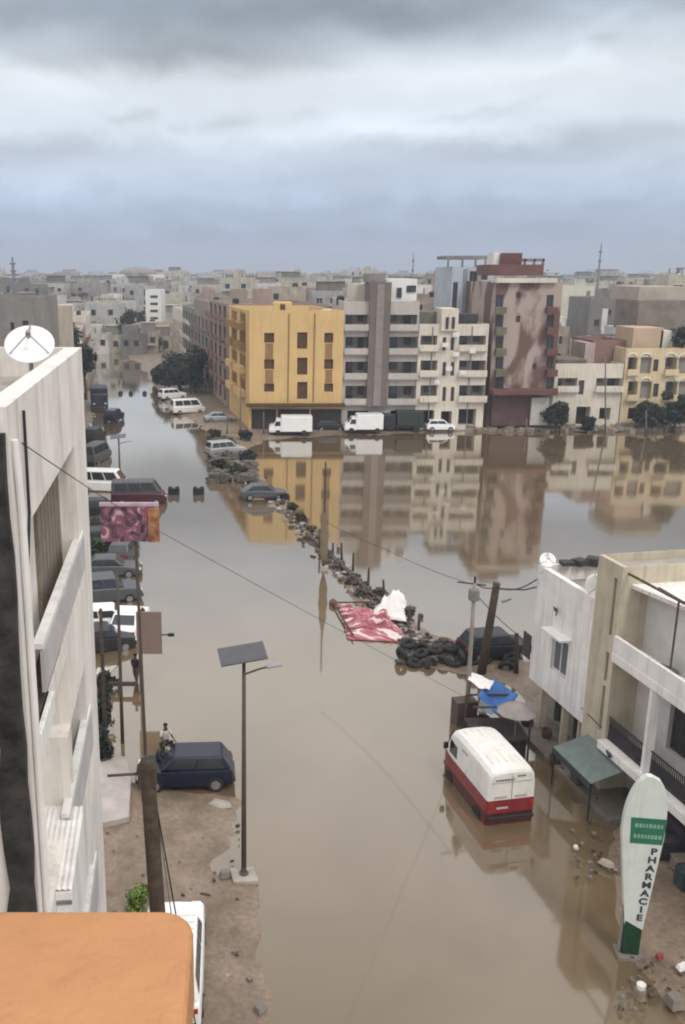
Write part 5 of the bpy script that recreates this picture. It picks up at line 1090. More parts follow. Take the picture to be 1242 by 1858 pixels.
# yellow block
op = []
for x0, x1 in ((479, 497), (588, 604)):
    for y0, y1 in ((604, 622), (652, 670), (696, 711)): op.append((x0, y0, x1, y1, 'd'))
    for y0, y1 in ((623, 651), (671, 695)): op.append((x0 + 2, y0, x1 - 2, y1, 'p'))
for y0, y1 in ((603, 633), (649, 680), (693, 724)): op.append((539, y0, 557, y1, 'd'))
def yellow():
    zb = P(500, 738, YF).z
    flank = []
    for z in (4.3, 7.4, 10.5, 13.0): flank += [(3.0, 8.0, z, z + 2.0, .8), (10.5, 15.5, z, z + 2.0, .8)]
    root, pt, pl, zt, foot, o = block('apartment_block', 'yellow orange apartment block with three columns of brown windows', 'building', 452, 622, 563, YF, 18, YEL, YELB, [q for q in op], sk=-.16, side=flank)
    # overhang: flat dark panels paint in the depth of the recessed shops
    for x0, x1 in ((456, 500), (504, 560), (564, 618)):
        p = P(x0, 742, YF); q = P(x1, 783, YF); b = MB(); b.box(((p.x + q.x) / 2 - o.x, -.03, (GZ + p.z) / 2), (q.x - p.x, .08, p.z - GZ - .05)); b.build('shop_front', SHOP, root)
    b = MB(); p = P(446, 734, YF); q = P(624, 740, YF); b.box(((p.x + q.x) / 2 - o.x, -.5, p.z), (q.x - p.x, 1.2, .35)); b.build('canopy_slab', BRN, root)
    for px in (524, 571):
        p = P(px, 570, YF); b = MB(); b.box((p.x - o.x, -.05, (p.z + 3.7) / 2 + .1), (.16, .1, p.z - 3.7)); b.build('groove_strip', YELB, root)
    for z in (4.1, 7.2, 10.3, 12.9):
        for s in (3.0, 10.5):
            u = Vector((-.16, 1, 0)).normalized(); c = Vector((foot[0][0], 0, 0)) + u * (s + 2.5) + Vector((-.5, 0, z + .35)); b = MB(); b.box(c, (.9, 5.2, .9), rz=R(9)); b.build('balcony', YELB if z > 8 else YEL, root)
    slab_on(root, o, 497, 549, 529, 572, YF + 2.5, 4, YEL, 'stair_house'); slab_on(root, o, 508, 552, 517, 570, YF + 2.45, .1, BRN, 'stair_door'); slab_on(root, o, 542, 568, 564, 580, YF + 2, 2, YELB, 'roof_hut'); slab_on(root, o, 585, 562, 602, 574, YF + 1.5, 1.5, WHW, 'roof_block')
yellow()
# grey block with a brown stair tower
op = []
for y0, y1 in ((571, 597), (611, 640), (656, 685), (700, 731)): op += [(626, y0, 667, y1, 'l'), (704, y0, 756, y1, 'l')]
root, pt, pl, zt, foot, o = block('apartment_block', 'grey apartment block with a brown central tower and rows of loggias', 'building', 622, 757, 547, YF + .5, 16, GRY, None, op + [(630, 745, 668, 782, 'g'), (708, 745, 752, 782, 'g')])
slab_on(root, o, 671, 512, 700, 737, YF + .5, 6, GRYD, 'stair_tower', .7); slab_on(root, o, 683, 516, 688, 735, YF + .42, .1, mat('tower_strip', (.25, .22, .21), .7), 'tower_strip', .72)
slab_on(root, o, 701, 506, 755, 549, YF + 4, 9, WHW, 'top_storey'); slab_on(root, o, 720, 522, 728, 540, YF + 3.9, .1, GLASS, 'window', .05); slab_on(root, o, 738, 518, 754, 530, YF + 3.9, .1, GLASS, 'window', .05); slab_on(root, o, 640, 515, 669, 549, YF + 5, 6, CRM, 'roof_room')
slab_on(root, o, 664, 496, 698, 512, YF + 2, 3, GRM, 'lift_house')
for px in (618, 650, 710, 745): water_tank(root, (P(px, 540, YF + 8).x - o.x, 8, zt - .7), .55, 1.3, BLACKM)
# cream block with rounded balconies
op = []
for y0, y1 in ((609, 634), (654, 680), (699, 726)): op += [(763, y0, 792, y1, 'l'), (833, y0, 880, y1, 'l'), (803, y0 + 3, 808, y1 + 2, 'w'), (818, y0 + 3, 823, y1 + 2, 'w')]
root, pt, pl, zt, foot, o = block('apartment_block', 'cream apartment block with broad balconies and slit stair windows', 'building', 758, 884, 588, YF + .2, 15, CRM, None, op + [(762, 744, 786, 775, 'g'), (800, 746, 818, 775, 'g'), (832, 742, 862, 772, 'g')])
slab_on(root, o, 801, 560, 829, 600, YF + .2, 5, CRM, 'stair_head', .4); slab_on(root, o, 808, 575, 812, 596, YF + .1, .1, GLASS, 'window', .42); slab_on(root, o, 819, 575, 823, 596, YF + .1, .1, GLASS, 'window', .42)
slab_on(root, o, 760, 566, 798, 590, YF + 3, 6, mat('green_grey', (.15, .155, .12), .9, .3, 1), 'roof_shelter'); slab_on(root, o, 838, 570, 866, 589, YF + 2, 3, SLAT, 'roof_shelter')
# blue white tower behind the cream block
root, pt, pl, zt, foot, o = block('office_tower', 'blue white tower with vertical dark window strips and open roof frame', 'building', 812, 886, 484, YF + 17, 12, BLW, None, [(822, 512, 828, 560, 'w'), (852, 492, 861, 568, 'w'), (873, 498, 884, 508, 'w')])
for px in (842, 866): slab_on(root, o, px, 488, px + 2, 570, YF + 16.9, .2, mat('rib_grey', (.25, .27, .30), .7), 'wall_rib', .1)
slab_on(root, o, 808, 464, 884, 470, YF + 17, 6, GRM, 'roof_frame')
for px in (812, 838, 862, 880): slab_on(root, o, px, 470, px + 2, 485, YF + 17, .3, GRM, 'roof_post')
# tall brown and pink tower
def bt_mat():
    m = bpy.data.materials.new('patchy_brown_pink'); m.use_nodes = True; N = m.node_tree.nodes; L = m.node_tree.links
    tc = N.new('ShaderNodeTexCoord'); mp = N.new('ShaderNodeMapping'); mp.inputs['Scale'].default_value = (1.5, 1.5, .62); L.new(tc.outputs['Object'], mp.inputs[0])
    nz = N.new('ShaderNodeTexNoise'); nz.inputs['Scale'].default_value = .22; nz.inputs['Detail'].default_value = 6; nz.inputs['Distortion'].default_value = .5; L.new(mp.outputs[0], nz.inputs['Vector'])
    r = N.new('ShaderNodeValToRGB'); e = r.color_ramp.elements; e[0].position = .46; e[0].color = (.135, .075, .062, 1); e[1].position = .54; e[1].color = (.38, .30, .265, 1); L.new(nz.outputs[0], r.inputs[0]); L.new(r.outputs[0], N['Principled BSDF'].inputs['Base Color']); N['Principled BSDF'].inputs['Roughness'].default_value = .85; return m
BT = bt_mat()
op = [(936, 530, 943, 541, 'w'), (936, 573, 943, 585, 'w'), (966, 660, 972, 670, 'w')]
for k, y in enumerate((535, 572, 610, 648, 684)): op += [(899, y, 912, y + 22, 'w'), (992, y, 1003, y + 22, 'w')]
root, pt, pl, zt, foot, o = block('apartment_tower', 'tall patchy brown and pink tower with a red brown roof structure', 'building', 892, 1010, 512, YF + 1, 16, BT, None, op)
for y in (557, 594, 632, 670, 704):
    slab_on(root, o, 897, y, 915, y + 12, YF + 1, .9, mat('olive_balcony', (.15, .15, .10), .85, .3, 1), 'balcony', .95); slab_on(root, o, 989, y, 1007, y + 12, YF + 1, .9, DRB, 'balcony', .95)
slab_on(root, o, 886, 704, 992, 712, YF + 1, 2.4, DRB, 'ground_canopy', 2.6); slab_on(root, o, 890, 712, 956, 770, YF + 1, 1.0, mat('rust_shop', (.10, .055, .05), .85, .3, .7), 'shop_front', 1.2)
slab_on(root, o, 958, 719, 985, 768, YF + 1, .3, mat('pale_panel', (.48, .46, .42), .8), 'pale_gate', 1.6)
slab_on(root, o, 900, 505, 1008, 513, YF + 1, 3, CRM, 'cornice', .5); slab_on(root, o, 889, 480, 985, 500, YF + 4, 7, DRB, 'roof_storey'); slab_on(root, o, 910, 459, 946, 481, YF + 4.5, 4, mat('brick_red', (.13, .05, .04), .85, .3), 'lift_house'); slab_on(root, o, 946, 469, 988, 474, YF + 5, 4, GRM, 'roof_frame')
for px in (951, 968, 984): slab_on(root, o, px, 470, px + 3, 482, YF + 5, .3, GRM, 'roof_post')
slab_on(root, o, 896, 458, 911, 480, YF + 5.2, 3, WHW, 'roof_room')
# blocks to the right of the tower
root, pt, pl, zt, foot, o = block('apartment_block', 'blank pale cream wall of a block right behind the brown tower', 'building', 1006, 1068, 519, YF + 98, 16, PCR, None, [])
op = [(1100, 562, 1108, 572, 'w'), (1100, 598, 1110, 610, 'w'), (1078, 580, 1086, 592, 'w')]
root, pt, pl, zt, foot, o = block('unfinished_block', 'bare grey cement block with white framed windows and column stubs', 'building', 1062, 1142, 540, YF + 62, 12, GRM, None, op)
for px in (1066, 1084, 1104, 1122, 1136): slab_on(root, o, px, 528, px + 4, 541, YF + 62.3, .5, GRM, 'column_stub')
slab_on(root, o, 1093, 560, 1098, 612, YF + 62, .1, WHW, 'white_strip', .06)
op = [(1012, 686, 1046, 708, 'l'), (1082, 686, 1128, 708, 'l'), (1050, 690, 1058, 716, 'w'), (1012, 740, 1030, 768, 'g'), (1046, 738, 1068, 772, 'g'), (1088, 740, 1106, 762, 'g')]
root, pt, pl, zt, foot, o = block('low_house', 'low cream house with brown terrace roofs right of the tower', 'house', 1006, 1134, 660, YF + 2, 12, CRM, None, op)
slab_on(root, o, 1010, 652, 1062, 664, YF + 3, 6, mat('brown_roof', (.17, .135, .115), .9, .3, 1), 'terrace_roof', .3)
root, pt, pl, zt, foot, o = block('pink_house', 'dull pink red storey rising over the low cream house', 'house', 1074, 1134, 617, YF + 6, 8, mat('dull_pink', (.27, .155, .135), .85, .2, .5, streak=.3), None, [])
slab_on(root, o, 1062, 622, 1076, 660, YF + 6, 5, PINK, 'side_wall', .1)
op = []
for y0, y1 in ((648, 678), (692, 724)): op += [(1140, y0, 1154, y1, 'l'), (1163, y0, 1180, y1, 'n'), (1186, y0 + 4, 1193, y1 - 4, 'w'), (1208, y0, 1226, y1, 'l'), (1232, y0, 1262, y1, 'n')]
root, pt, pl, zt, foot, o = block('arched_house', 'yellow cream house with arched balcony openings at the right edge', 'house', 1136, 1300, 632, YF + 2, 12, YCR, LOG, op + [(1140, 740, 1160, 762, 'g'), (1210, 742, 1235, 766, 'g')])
for y0 in (644, 688):
    for x0, x1 in ((1139, 1155), (1162, 1181), (1207, 1227), (1231, 1263)):
        p = P(x0, y0, YF + 2); q = P(x1, y0, YF + 2); b = MB(); r_ = (q.x - p.x) / 2; c = Vector(((p.x + q.x) / 2 - o.x, -.04, p.z - .35))
        b.tube([c + Vector((math.cos(t) * r_, 0, math.sin(t) * .55)) for t in np.linspace(0, math.pi, 9)], .13, 6); b.build('arch_moulding', PCR, root)
slab_on(root, o, 1150, 595, 1200, 633, YF + 4, 6, mat('peach_wall', (.50, .37, .26), .85, .15, .5), 'upper_storey'); slab_on(root, o, 1200, 600, 1215, 640, YF + 4, 6, PCR, 'upper_wing'); slab_on(root, o, 1160, 545, 1245, 600, YF + 9, 8, mat('brown_grey', (.22, .185, .16), .9, .3, .6, streak=.3), 'rear_storey'); slab_on(root, o, 1160, 520, 1245, 546, YF + 12, 10, mat('tan_storey', (.42, .37, .31), .85, .2, .5), 'top_storey')
g_ = P(1232, 628, YF + 4); tree('dark climbing plant crown on the roof terrace of the arched house', (g_.x, YF + 3.2, g_.z - .3), 1.9, 2.6, .4, LEAFD, 900, .25, 41)
# right bank wall and rubble of the far shore
b = MB(); p0_ = G(1120, 779); p1_ = G(1300, 777); b.box(((p0_[0] + p1_[0]) / 2, p0_[1] + .6, .45), (p1_[0] - p0_[0], .35, .75)); tag(b.build('garden_wall', mat('pale_grey_wall', (.33, .32, .31), .85, .2, .6, streak=.3), None, bevel=.02), 'low grey wall along the far shore at right', 'wall')
b = MB(); rng = random.Random(77)
for k in range(260):
    x = rng.uniform(850, 1240); y = rng.uniform(776, 784); g = G(x, y); b.box((g[0], g[1], rng.uniform(.1, .35)), (rng.uniform(.3, 1.6), rng.uniform(.2, .8), rng.uniform(.15, .7)), rz=rng.random() * 3)
tag(b.build('rubble', mat('shore_rubble', (.27, .22, .18), .9, .4, .7), None), 'low brown rubble along the far shore in front of the houses', 'rubble', kind='stuff')

# ------------------------------------------------------------ blocks along the far street
def side_block(label, Y0, Y1, h, wm, bm, name='apartment_block', w=14, right=True):
    """block whose long face looks onto the channel"""
    if right: xa = .85 - .16 * (Y0 - 118) - .1; xb = .85 - .16 * (Y1 - 118) - .1; sgn = 1
    else: xa = left_line(Y0) - 2.2; xb = left_line(Y1) - 2.2; sgn = -1
    o = Vector((xa, Y0, 0)); root = empty(name, o, 0, label, 'building')
    f = [(0, 0), (w * sgn, 0), (w * sgn + xb - xa, Y1 - Y0), (xb - xa, Y1 - Y0)]
    L = math.hypot(f[3][0], f[3][1]); holes = []; nfl = int(h / 3.1); nb = max(2, int(L / 4.6))
    for i in range(nfl):
        for k in range(nb): s = (k + .5) * L / nb; z = .6 + i * 3.1; holes.append((s - 1.5, s + 1.5, z + .3, z + 2.2, .9 if i else .5))
    mb = MB()
    if right: pt, n = wall_face(mb, f[3], f[0], 0, h, holes); wall_face(mb, f[0], f[1], 0, h, [(2, 3.2, z, z + 1.3, .2) for z in np.arange(1.4, h - 2, 3.1)]); wall_face(mb, f[1], f[2], 0, h, []); wall_face(mb, f[2], f[3], 0, h, [])
    else: pt, n = wall_face(mb, f[0], f[3], 0, h, holes); wall_face(mb, f[3], f[2], 0, h, []); wall_face(mb, f[2], f[1], 0, h, []); wall_face(mb, f[1], f[0], 0, h, [(w - 3.6, w - 2.4, z, z + 1.3, .2) for z in np.arange(1.4, h - 2, 3.1)] )
    parapet_roof(mb, f if right else f[::-1], h - .6, .6, .25); mb.build('wall', [wm, SHOP, ROOF], root)
    for s0, s1, z0, z1, d in holes[nb:]:
        m = MB(); m.plate([pt(s0 - .1, z0 - .2, -.8), pt(s1 + .1, z0 - .2, -.8), pt(s1 + .1, z0 + .6, -.8), pt(s0 - .1, z0 + .6, -.8)], .1); m.plate([pt(s0 - .1, z0 - .2, -.8), pt(s1 + .1, z0 - .2, -.8), pt(s1 + .1, z0 - .2, 0), pt(s0 - .1, z0 - .2, 0)], -.14); m.build('balcony', bm, root)
    m = MB(); m.box((w * sgn * .5 + (xb - xa) * .5, (Y1 - Y0) * .5, h + .7), (3, 3.5, 2.6)); m.build('stair_house', wm, root); water_tank(root, (w * sgn * .25 + (xb - xa) * .7, (Y1 - Y0) * .7, h - .6))
    return root
def left_line(Y): return float(np.interp(Y, [40, 62, 96, 130, 180, 235, 300], [-9.5, -12.6, -17, -21, -29, -36, -41]))
side_block('brown pink block with red brown balconies just left of the yellow block', 137, 158, 15.6, mat('dusty_pink', (.33, .25, .21), .85, .2, .4, streak=.3), mat('red_brown_balcony', (.24, .125, .10), .85, .3, .6))
side_block('dull brown block second along the channel behind the dark trees', 160, 182, 15.2, mat('dusty_brown', (.30, .25, .215), .85, .2, .4, streak=.35), mat('mid_brown', (.24, .19, .16), .85, .3, .6))
side_block('greyish block third along the channel behind the dark trees', 184, 206, 13.2, GRM, CRM)
side_block('beige block at the far right end of the open channel', 208, 232, 12.0, CRM, PINK)
for i, (a, b_, h, m1, m2, lb) in enumerate(((64, 80, 7.2, GRY, GRM, 'grey low house nearest on the left of the flooded street'), (82, 98, 8.4, PINK, CRM, 'pinkish house behind the first one left of the street'), (100, 118, 7.5, CRM, GRM, 'cream house beside the flooded left kerb'), (120, 140, 9, GRM, PINK, 'cement grey house level with the navy truck'), (142, 165, 8.2, PCR, GRY, 'pale house beyond the navy truck on the left'), (168, 195, 10, PINK, DRB, 'pinkish brown house near the far end of the channel'), (198, 228, 11, CRM, GRY, 'cream block at the far left end of the channel'))):
    side_block(lb, a, b_, h, m1, m2, 'town_house', 10, False)
root, pt, pl, zt, foot, o = block('grey_block', 'plain dark grey block seen above the roof of the white building', 'building', -90, 62, 540, 86, 12, GRM, None, [(18, 585, 26, 600, 'w'), (40, 582, 52, 596, 'w')])
root, pt, pl, zt, foot, o = block('beige_block', 'beige block with small windows right of the plain grey one', 'building', 62, 104, 560, 100, 10, mat('warm_beige', (.47, .39, .32), .85, .2, .5, streak=.2), None, [(72, 580, 80, 592, 'w'), (88, 584, 95, 596, 'w')])
root, pt, pl, zt, foot, o = block('white_block', 'narrow white block standing out beyond the dark trees', 'building', 266, 294, 526, 262, 14, mat('bright_white', (.74, .73, .69), .8, .08, .5), None, [(272, 536 + k * 13, 286, 541 + k * 13, 'w') for k in range(4)])
for i, (px, Y, r, h, lb) in enumerate(((125, 112, 2.6, 4.5, 'dark tree above the roof corner of the white building'), (150, 128, 2.6, 5, 'dark olive tree at the left of the street beyond the roof'), (118, 150, 3, 4, 'dark tree standing over the low left houses'))):
    pp = P(px, 600, Y); tree(lb, (pp.x, Y, 6.0 if i != 1 else 3), r, h, 3.5, LEAFD, 1500, .3, 90 + i, group='trees left of the street')

# ------------------------------------------------------------ the town behind
PAL = [(nm, mat('town_' + nm.replace(' ', '_'), tuple(min(.8, q * 1.08) for q in c), .9, .35, .35, streak=.5)) for nm, c in (('beige', (.42, .36, .29)), ('grey', (.30, .28, .27)), ('pinkish', (.33, .25, .22)), ('white', (.60, .58, .56)), ('cement grey', (.19, .18, .17)), ('pale cream', (.47, .43, .36)), ('sand coloured', (.33, .27, .21)), ('light grey', (.38, .37, .36)), ('brown', (.18, .14, .12)), ('off white', (.46, .45, .43)))]
def town_mesh(mb, cx, cy, w, d, h, rz, feat, rng, wallmi=0):
    T = Matrix.Translation((cx, cy, 0)) @ Matrix.Rotation(rz, 4, 'Z')
    def bx(x, y, z, a, b, c, mi): mb.box((T @ Vector((x, y, z)))[:], (a, b, c), rz=rz, mi=mi)
    bx(0, 0, h / 2, w, d, h, wallmi)
    for s in (-1, 1): bx(s * (w / 2 - .1), 0, h + .3, .2, d, .6, wallmi); bx(0, s * (d / 2 - .1), h + .3, w - .4, .2, .6, wallmi)
    nf = max(1, int(h / 3.1)); nw = max(2, int(w / 3.2)); side = -1 if cx > -10 else 1
    for f in range(nf):
        z = h - 1.7 - f * 3.05
        if z < 1: break
        for k in range(nw):
            if rng.random() < .12: continue
            x = -w / 2 + (k + .5) * w / nw; bx(x, -d / 2 - .02, z, 1.25, .06, 1.45 if rng.random() < .7 else 2.0, 1)
        if rng.random() < .45: bx(0, -d / 2 - .55, z - 1.05, w * .8, 1.0, .16, wallmi); bx(0, -d / 2 - 1.02, z - .75, w * .8, .08, .55, wallmi)
        for k in range(2): bx(side * (w / 2 + .02), -d / 4 + k * d / 2, z, .06, 1.2, 1.4, 1)
    if feat in (0, 2): bx(rng.uniform(-.25, .25) * w, rng.uniform(-.1, .2) * d, h + 1.3, 3.2, 3.4, 2.6, wallmi)
    if feat == 1:
        x = rng.uniform(-.3, .3) * w; c = T @ Vector((x, 0, h)); mb.lathe([(.7, 0), (.75, .2), (.75, 1.3), (.3, 1.6)], c, 8, mi=1)
    if feat == 2:
        for s in (-.4, -.1, .2, .42): bx(s * w, d * .35, h + .9, .3, .3, 1.8, 2); bx(s * w, -d * .35, h + .9, .3, .3, 1.8, 2)
    if feat == 3: bx(0, .1 * d, h + 1.35, w * .6, d * .6, 2.7, 2); bx(0, .1 * d, h + 2.8, w * .68, d * .68, .2, wallmi)
    if feat == 4: bx(.1 * w, 0, h + 1.7, w * .5, d * .4, .15, 1); [bx(.1 * w + s * w * .22, t * d * .17, h + .8, .15, .15, 1.7, 2) for s in (-1, 1) for t in (-1, 1)]
FEAT = ['a stair room on its roof', 'a dark round water tank', 'open column stubs on top', 'a set back top storey', 'a thin roof shelter']
def town():
    rng = random.Random(21); cells = []
    y = 146
    while y < 1500:
        step = 11.5 if y < 330 else (14 if y < 600 else 26)
        xmin = -.30 * y - 12; xmax = .52 * y + 14; x = xmin
        while x < xmax:
            w = step * rng.uniform(.62, .95); d = step * rng.uniform(.6, .8)
            jx, jy = rng.uniform(-2, 2), rng.uniform(-1.5, 1.5); cx, cy = x + w / 2 + jx, y + jy; x += w + rng.uniform(.8, 4.5)
            right = .85 - .16 * (cy - 118)
            if cy < 236 and right - 22 < cx < right + 21: continue
            if cy < 240 and left_line(cy) - 14 < cx < right: continue
            if cy < 165 and cx > 0 and cy < 150: continue
            if abs(cx - P(280, 560, 269).x) < 9 and 256 < cy < 285: continue
            hh = rng.choice([6.5, 7.5, 9.5, 10, 12.5, 13, 15.6, 16]) + rng.uniform(-.4, .4)
            if cx > right and rng.random() < .22: hh += rng.uniform(1, 4)
            if cy < 300 and cx < right: hh = min(hh, 11.5)
            if cy > 500 and rng.random() < .08: hh += 5
            pxc = CX + cx * F / (cy * .967 + 4)
            if 990 < pxc < 1160 and cy < 245: hh = min(hh, 8.0)
            if 990 < pxc < 1160 and cy < 150: continue
            if 1045 < pxc < 1160 and 172 < cy < 200: continue
            if 1000 < pxc < 1080 and 205 < cy < 240: continue
            cells.append((cy, cx, w, d, hh, rng.uniform(-.16, .06), rng.randrange(5), rng.choice([0, 1, 2, 3, 4, 5, 6, 7, 8, 9, 0, 1, 9, 5])))
        y += step * rng.uniform(.95, 1.1)
    for k in range(9): cells.append((234 + 4.5 * (k % 3) + 2.5 * rng.random(), -46 + k * 3.1, 5.5, 5, rng.uniform(2.8, 5.2), rng.uniform(-.3, .3), rng.randrange(5), rng.randrange(10)))
    cells.sort()
    near = cells[:285]; far = cells[285:]
    marks = [(150, 'above the left white roof'), (245, 'at the end of the flooded street'), (330, 'beyond the big dark tree'), (430, 'left of the yellow block'), (622, 'behind the yellow block'), (757, 'behind the grey block'), (886, 'behind the cream block'), (1010, 'behind the brown tower'), (1135, 'behind the pink storey'), (9999, 'behind the arched house')]
    lo = [0, 150, 245, 330, 430, 622, 757, 886, 1010, 1135, 1242]
    ordw = ['nearest', 'second back', 'third back', 'fourth back', 'fifth back', 'sixth back', 'seventh back', 'eighth back', 'ninth back', 'tenth back', 'eleventh back', 'twelfth back']
    cnt = {}
    for k in range(7):
        yy = 236 + rng.random() * 9; xx = -44 + k * 3.6; tree(['bushy dark tree at the left bank where the water ends', 'small tree second from left where the water ends', 'dark tree third from left where the water ends', 'middle dark tree where the channel water ends', 'dark tree just right of the channel end', 'low green tree right of the channel end', 'last green tree right of the channel end'][k], (xx, yy, .1), rng.uniform(1.6, 2.6), rng.uniform(2.5, 4), 1.2, [LEAF, LEAFD][k % 2], 500, .4, 300 + k, group='trees at the end of the channel')
    for i, (cy, cx, w, d, h, rz, ft, pi) in enumerate(near):
        px = CX + cx * F / (cy * .967 + 4)
        if px < -25 or px > 1270: continue
        zi = next(k for k, q in enumerate(marks) if px < q[0]); span = (px - lo[zi]) / (lo[zi + 1] - lo[zi]); third = 'left' if span < .33 else ('middle' if span < .66 else 'right')
        key = (zi, third); n_ = cnt.get(key, 0); cnt[key] = n_ + 1
        st = max(2, round(h / 3.1)); cname, m = PAL[pi]
        if zi == 0: third = ''
        lab = f"{cname} house with {FEAT[ft]}, {ordw[min(n_, 11)]} {marks[zi][1]}, {third}".strip(' ,')
        if len(lab.split()) > 16: lab = lab.replace('a dark round water tank', 'a water tank').replace('a set back top storey', 'a set back top').replace('open column stubs on top', 'column stubs')
        if len(lab.split()) > 16: lab = lab.replace('house with a ', 'house with ').replace(' on its roof', '').replace(' on top', '')
        if len(lab.split()) > 16: lab = lab.replace(', left', '').replace(', middle', '').replace(', right', '').replace('house with', 'building with') + ' ' + third; lab = ' '.join(lab.replace('sand coloured', 'sandy').replace('cement grey', 'cement').split()[:16])
        r2 = random.Random(i)
        if i < 60:
            root = empty('town_building', (cx, cy, 0), rz, lab, 'building', 'houses of the town behind the lake')
            b = MB(); b.box((0, 0, h / 2), (w, d, h)); b.build('wall', m, root)
            q = [(-w / 2, -d / 2), (w / 2, -d / 2), (w / 2, d / 2), (-w / 2, d / 2)]; b = MB()
            for s in (-1, 1): b.box((s * (w / 2 - .12), 0, h + .35), (.24, d, .7)); b.box((0, s * (d / 2 - .12), h + .35), (w - .48, .24, .7))
            b.build('parapet', m, root)
            if 'wm' not in TC:
                mm = MB(); mm.box((0, 0, 0), (1.25, .06, 1.5), mi=1); mm.box((0, -.01, .78), (1.4, .12, .07)); mm.box((0, -.01, -.78), (1.4, .14, .07)); mm.box((0, -.02, 0), (.07, .06, 1.5)); TC['wm'] = mm.mesh('window', [WHITEP, GLASS])
            nf = max(1, int(h / 3.1)); nw = max(2, int(w / 3.0))
            for f in range(nf):
                z = h - 1.6 - f * 3.05
                if z < 1: break
                for k in range(nw):
                    if r2.random() < .12: continue
                    link('window', TC['wm'], root, (-w / 2 + (k + .5) * w / nw, -d / 2 - .02, z))
                if r2.random() < .4: b = MB(); b.box((0, -d / 2 - .55, z - 1.1), (w * .85, 1.1, .15)); b.box((0, -d / 2 - 1.06, z - .75), (w * .85, .08, .6)); b.build('balcony', PAL[(pi + 3) % 10][1], root)
            if ft in (0, 2): b = MB(); b.box((0, 1, h + 1.3), (3.2, 3.2, 2.6)); b.build('stair_room', m, root)
            if ft == 1: water_tank(root, (r2.uniform(-.3, .3) * w, 0, h), .8, 1.6)
            if ft == 2:
                for s in (-.42, -.1, .2, .42): b = MB(); b.box((s * w, -d * .38, h + 1), (.3, .3, 2)); b.build('column_stub', GRM, root)
            if ft == 3: b = MB(); b.box((0, .1 * d, h + 1.35), (w * .65, d * .6, 2.7)); b.build('top_storey', PAL[(pi + 1) % 10][1], root); b = MB(); b.box((0, .1 * d, h + 2.8), (w * .72, d * .68, .2)); b.build('roof_slab', m, root)
            if ft == 4: b = MB(); b.box((0, 0, h + 1.8), (w * .5, d * .4, .12)); [b.box((s * w * .22, t * d * .17, h + .9), (.12, .12, 1.8)) for s in (-1, 1) for t in (-1, 1)]; b.build('roof_shelter', SLAT, root)
        else:
            b = MB(); town_mesh(b, 0, 0, w, d, h, 0, ft, r2); o = b.build('town_building', [m, GLASS, GRM]); o.location = (cx, cy, 0); o.rotation_euler = (0, 0, rz); tag(o, lab, 'building', 'houses of the town behind the lake')
    b = MB(); mats = [p[1] for p in PAL]; r2 = random.Random(3)
    for cy, cx, w, d, h, rz, ft, pi in far:
        t = MB(); town_mesh(t, cx, cy, w, d, h, rz, ft, r2)
        o_ = len(b.v); b.v += t.v; b.f += [tuple(i + o_ for i in f) for f in t.f]; b.m += [pi if k == 0 else (10 if k == 1 else 4) for k in t.m]
    tag(b.build('distant_town', mats + [GLASS]), 'dense mass of flat roofed houses reaching the horizon', 'town', kind='stuff')
    # trees between the houses
    crowns = [crown_mesh(3.2, 4.5, 420, .55, 200 + k, LEAFD if k % 2 else LEAF) for k in range(4)]
    tk = MB(); tk.tube([(0, 0, 0), (0, 0, 3), (0, 0, 5)], [.3, .2, .1], 6); tkm = tk.mesh('trunk', BARK)
    lw = {0: 'small', 1: 'wide', 2: 'squat', 3: 'rounded'}; cn = {}
    for k in range(58):
        Y = rng.uniform(240, 430) if k > 12 else rng.uniform(150, 235)
        px = rng.uniform(100, 420) if k % 3 else rng.uniform(420, 1240)
        X = (px - CX) * (Y * .967 + 4) / F
        if Y < 240: X = rng.uniform(-.30 * Y, left_line(Y) - 12) if k % 2 else rng.uniform(.85 - .16 * (Y - 118) + 16, .3 * Y)
        px = CX + X * F / (Y * .967 + 4); zi = next(q for q, mk in enumerate(marks) if px < mk[0]); cn[zi] = cn.get(zi, 0) + 1
        root = empty('tree', (X, Y, 0), rng.random() * 6, f"{lw[k % 4]} dark tree among houses {marks[zi][1]}, {ordw[min(cn[zi] - 1, 11)]}", 'tree', 'trees among the town houses')
        link('trunk', tkm, root); link('crown', crowns[k % 4], root, (0, 0, 3.6 + rng.uniform(0, 4)))
town()
for lb, px, y0, Y, r in (('tall thin lattice mast on the skyline at right', 1091, 441, 300, .45), ('thin mast on the skyline above the grey block', 750, 458, 260, .25), ('pale minaret on the skyline at far left', 22, 466, 330, .9)):
    t = P(px, y0, Y); root = empty('mast', (t.x, Y, 0), 0, lb, 'mast'); b = MB(); b.tube([(0, 0, 0), (0, 0, t.z * .75), (0, 0, t.z)], [r, r * .7, r * .35], 8); b.build('shaft', mat('grey_mast', (.2, .2, .22), .7), root)
    for k in range(3): b = MB(); b.lathe([(r * 1.2, 0), (r * 1.3, .3), (r * 1.2, .6)], (0, 0, t.z * (.7 + .1 * k)), 8); b.build('ring', mat('grey_mast'), root)
c = P(250, 492, 620); root = empty('domed_hall', (c.x, 620, 0), 0, 'large hazy domed hall on the skyline above the street end', 'hall')
b = MB(); b.box((0, 0, 9.5), (38, 20, 19)); b.build('wall', WHW, root); b = MB(); b.lathe([(13, 0), (12.3, 1.6), (9.6, 3.4), (5, 4.6), (.2, 5)], (0, 0, 19), 24); b.build('dome', GRM, root, smooth=True)
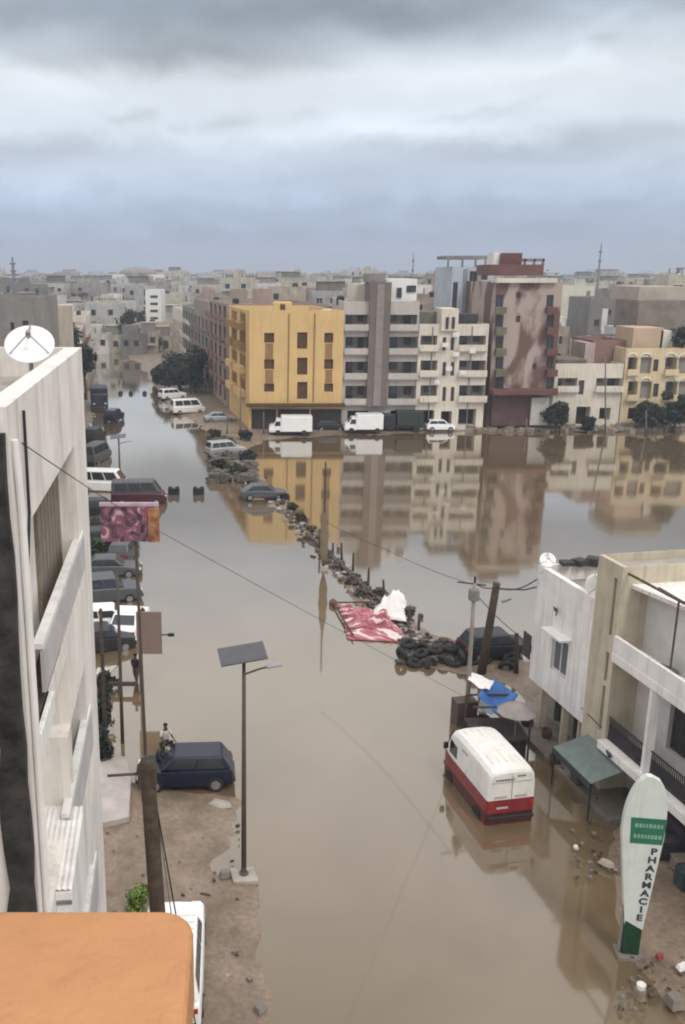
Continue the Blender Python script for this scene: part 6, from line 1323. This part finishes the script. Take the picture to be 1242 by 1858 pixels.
# ------------------------------------------------------------ air
def haze():
    b = MB(); b.box((300, 700, 24), (3600, 1640, 64)); m = bpy.data.materials.new('haze'); m.use_nodes = True; N = m.node_tree.nodes; N.remove(N['Principled BSDF'])
    v = N.new('ShaderNodeVolumePrincipled'); v.inputs['Color'].default_value = (.80, .88, 1, 1); v.inputs['Density'].default_value = .00055; v.inputs['Anisotropy'].default_value = .2
    m.node_tree.links.new(v.outputs[0], N['Material Output'].inputs['Volume']); o = b.build('haze', m); tag(o, 'thin bluish haze filling the air over the town', 'haze', kind='stuff')
HAZE = True
if HAZE: haze()
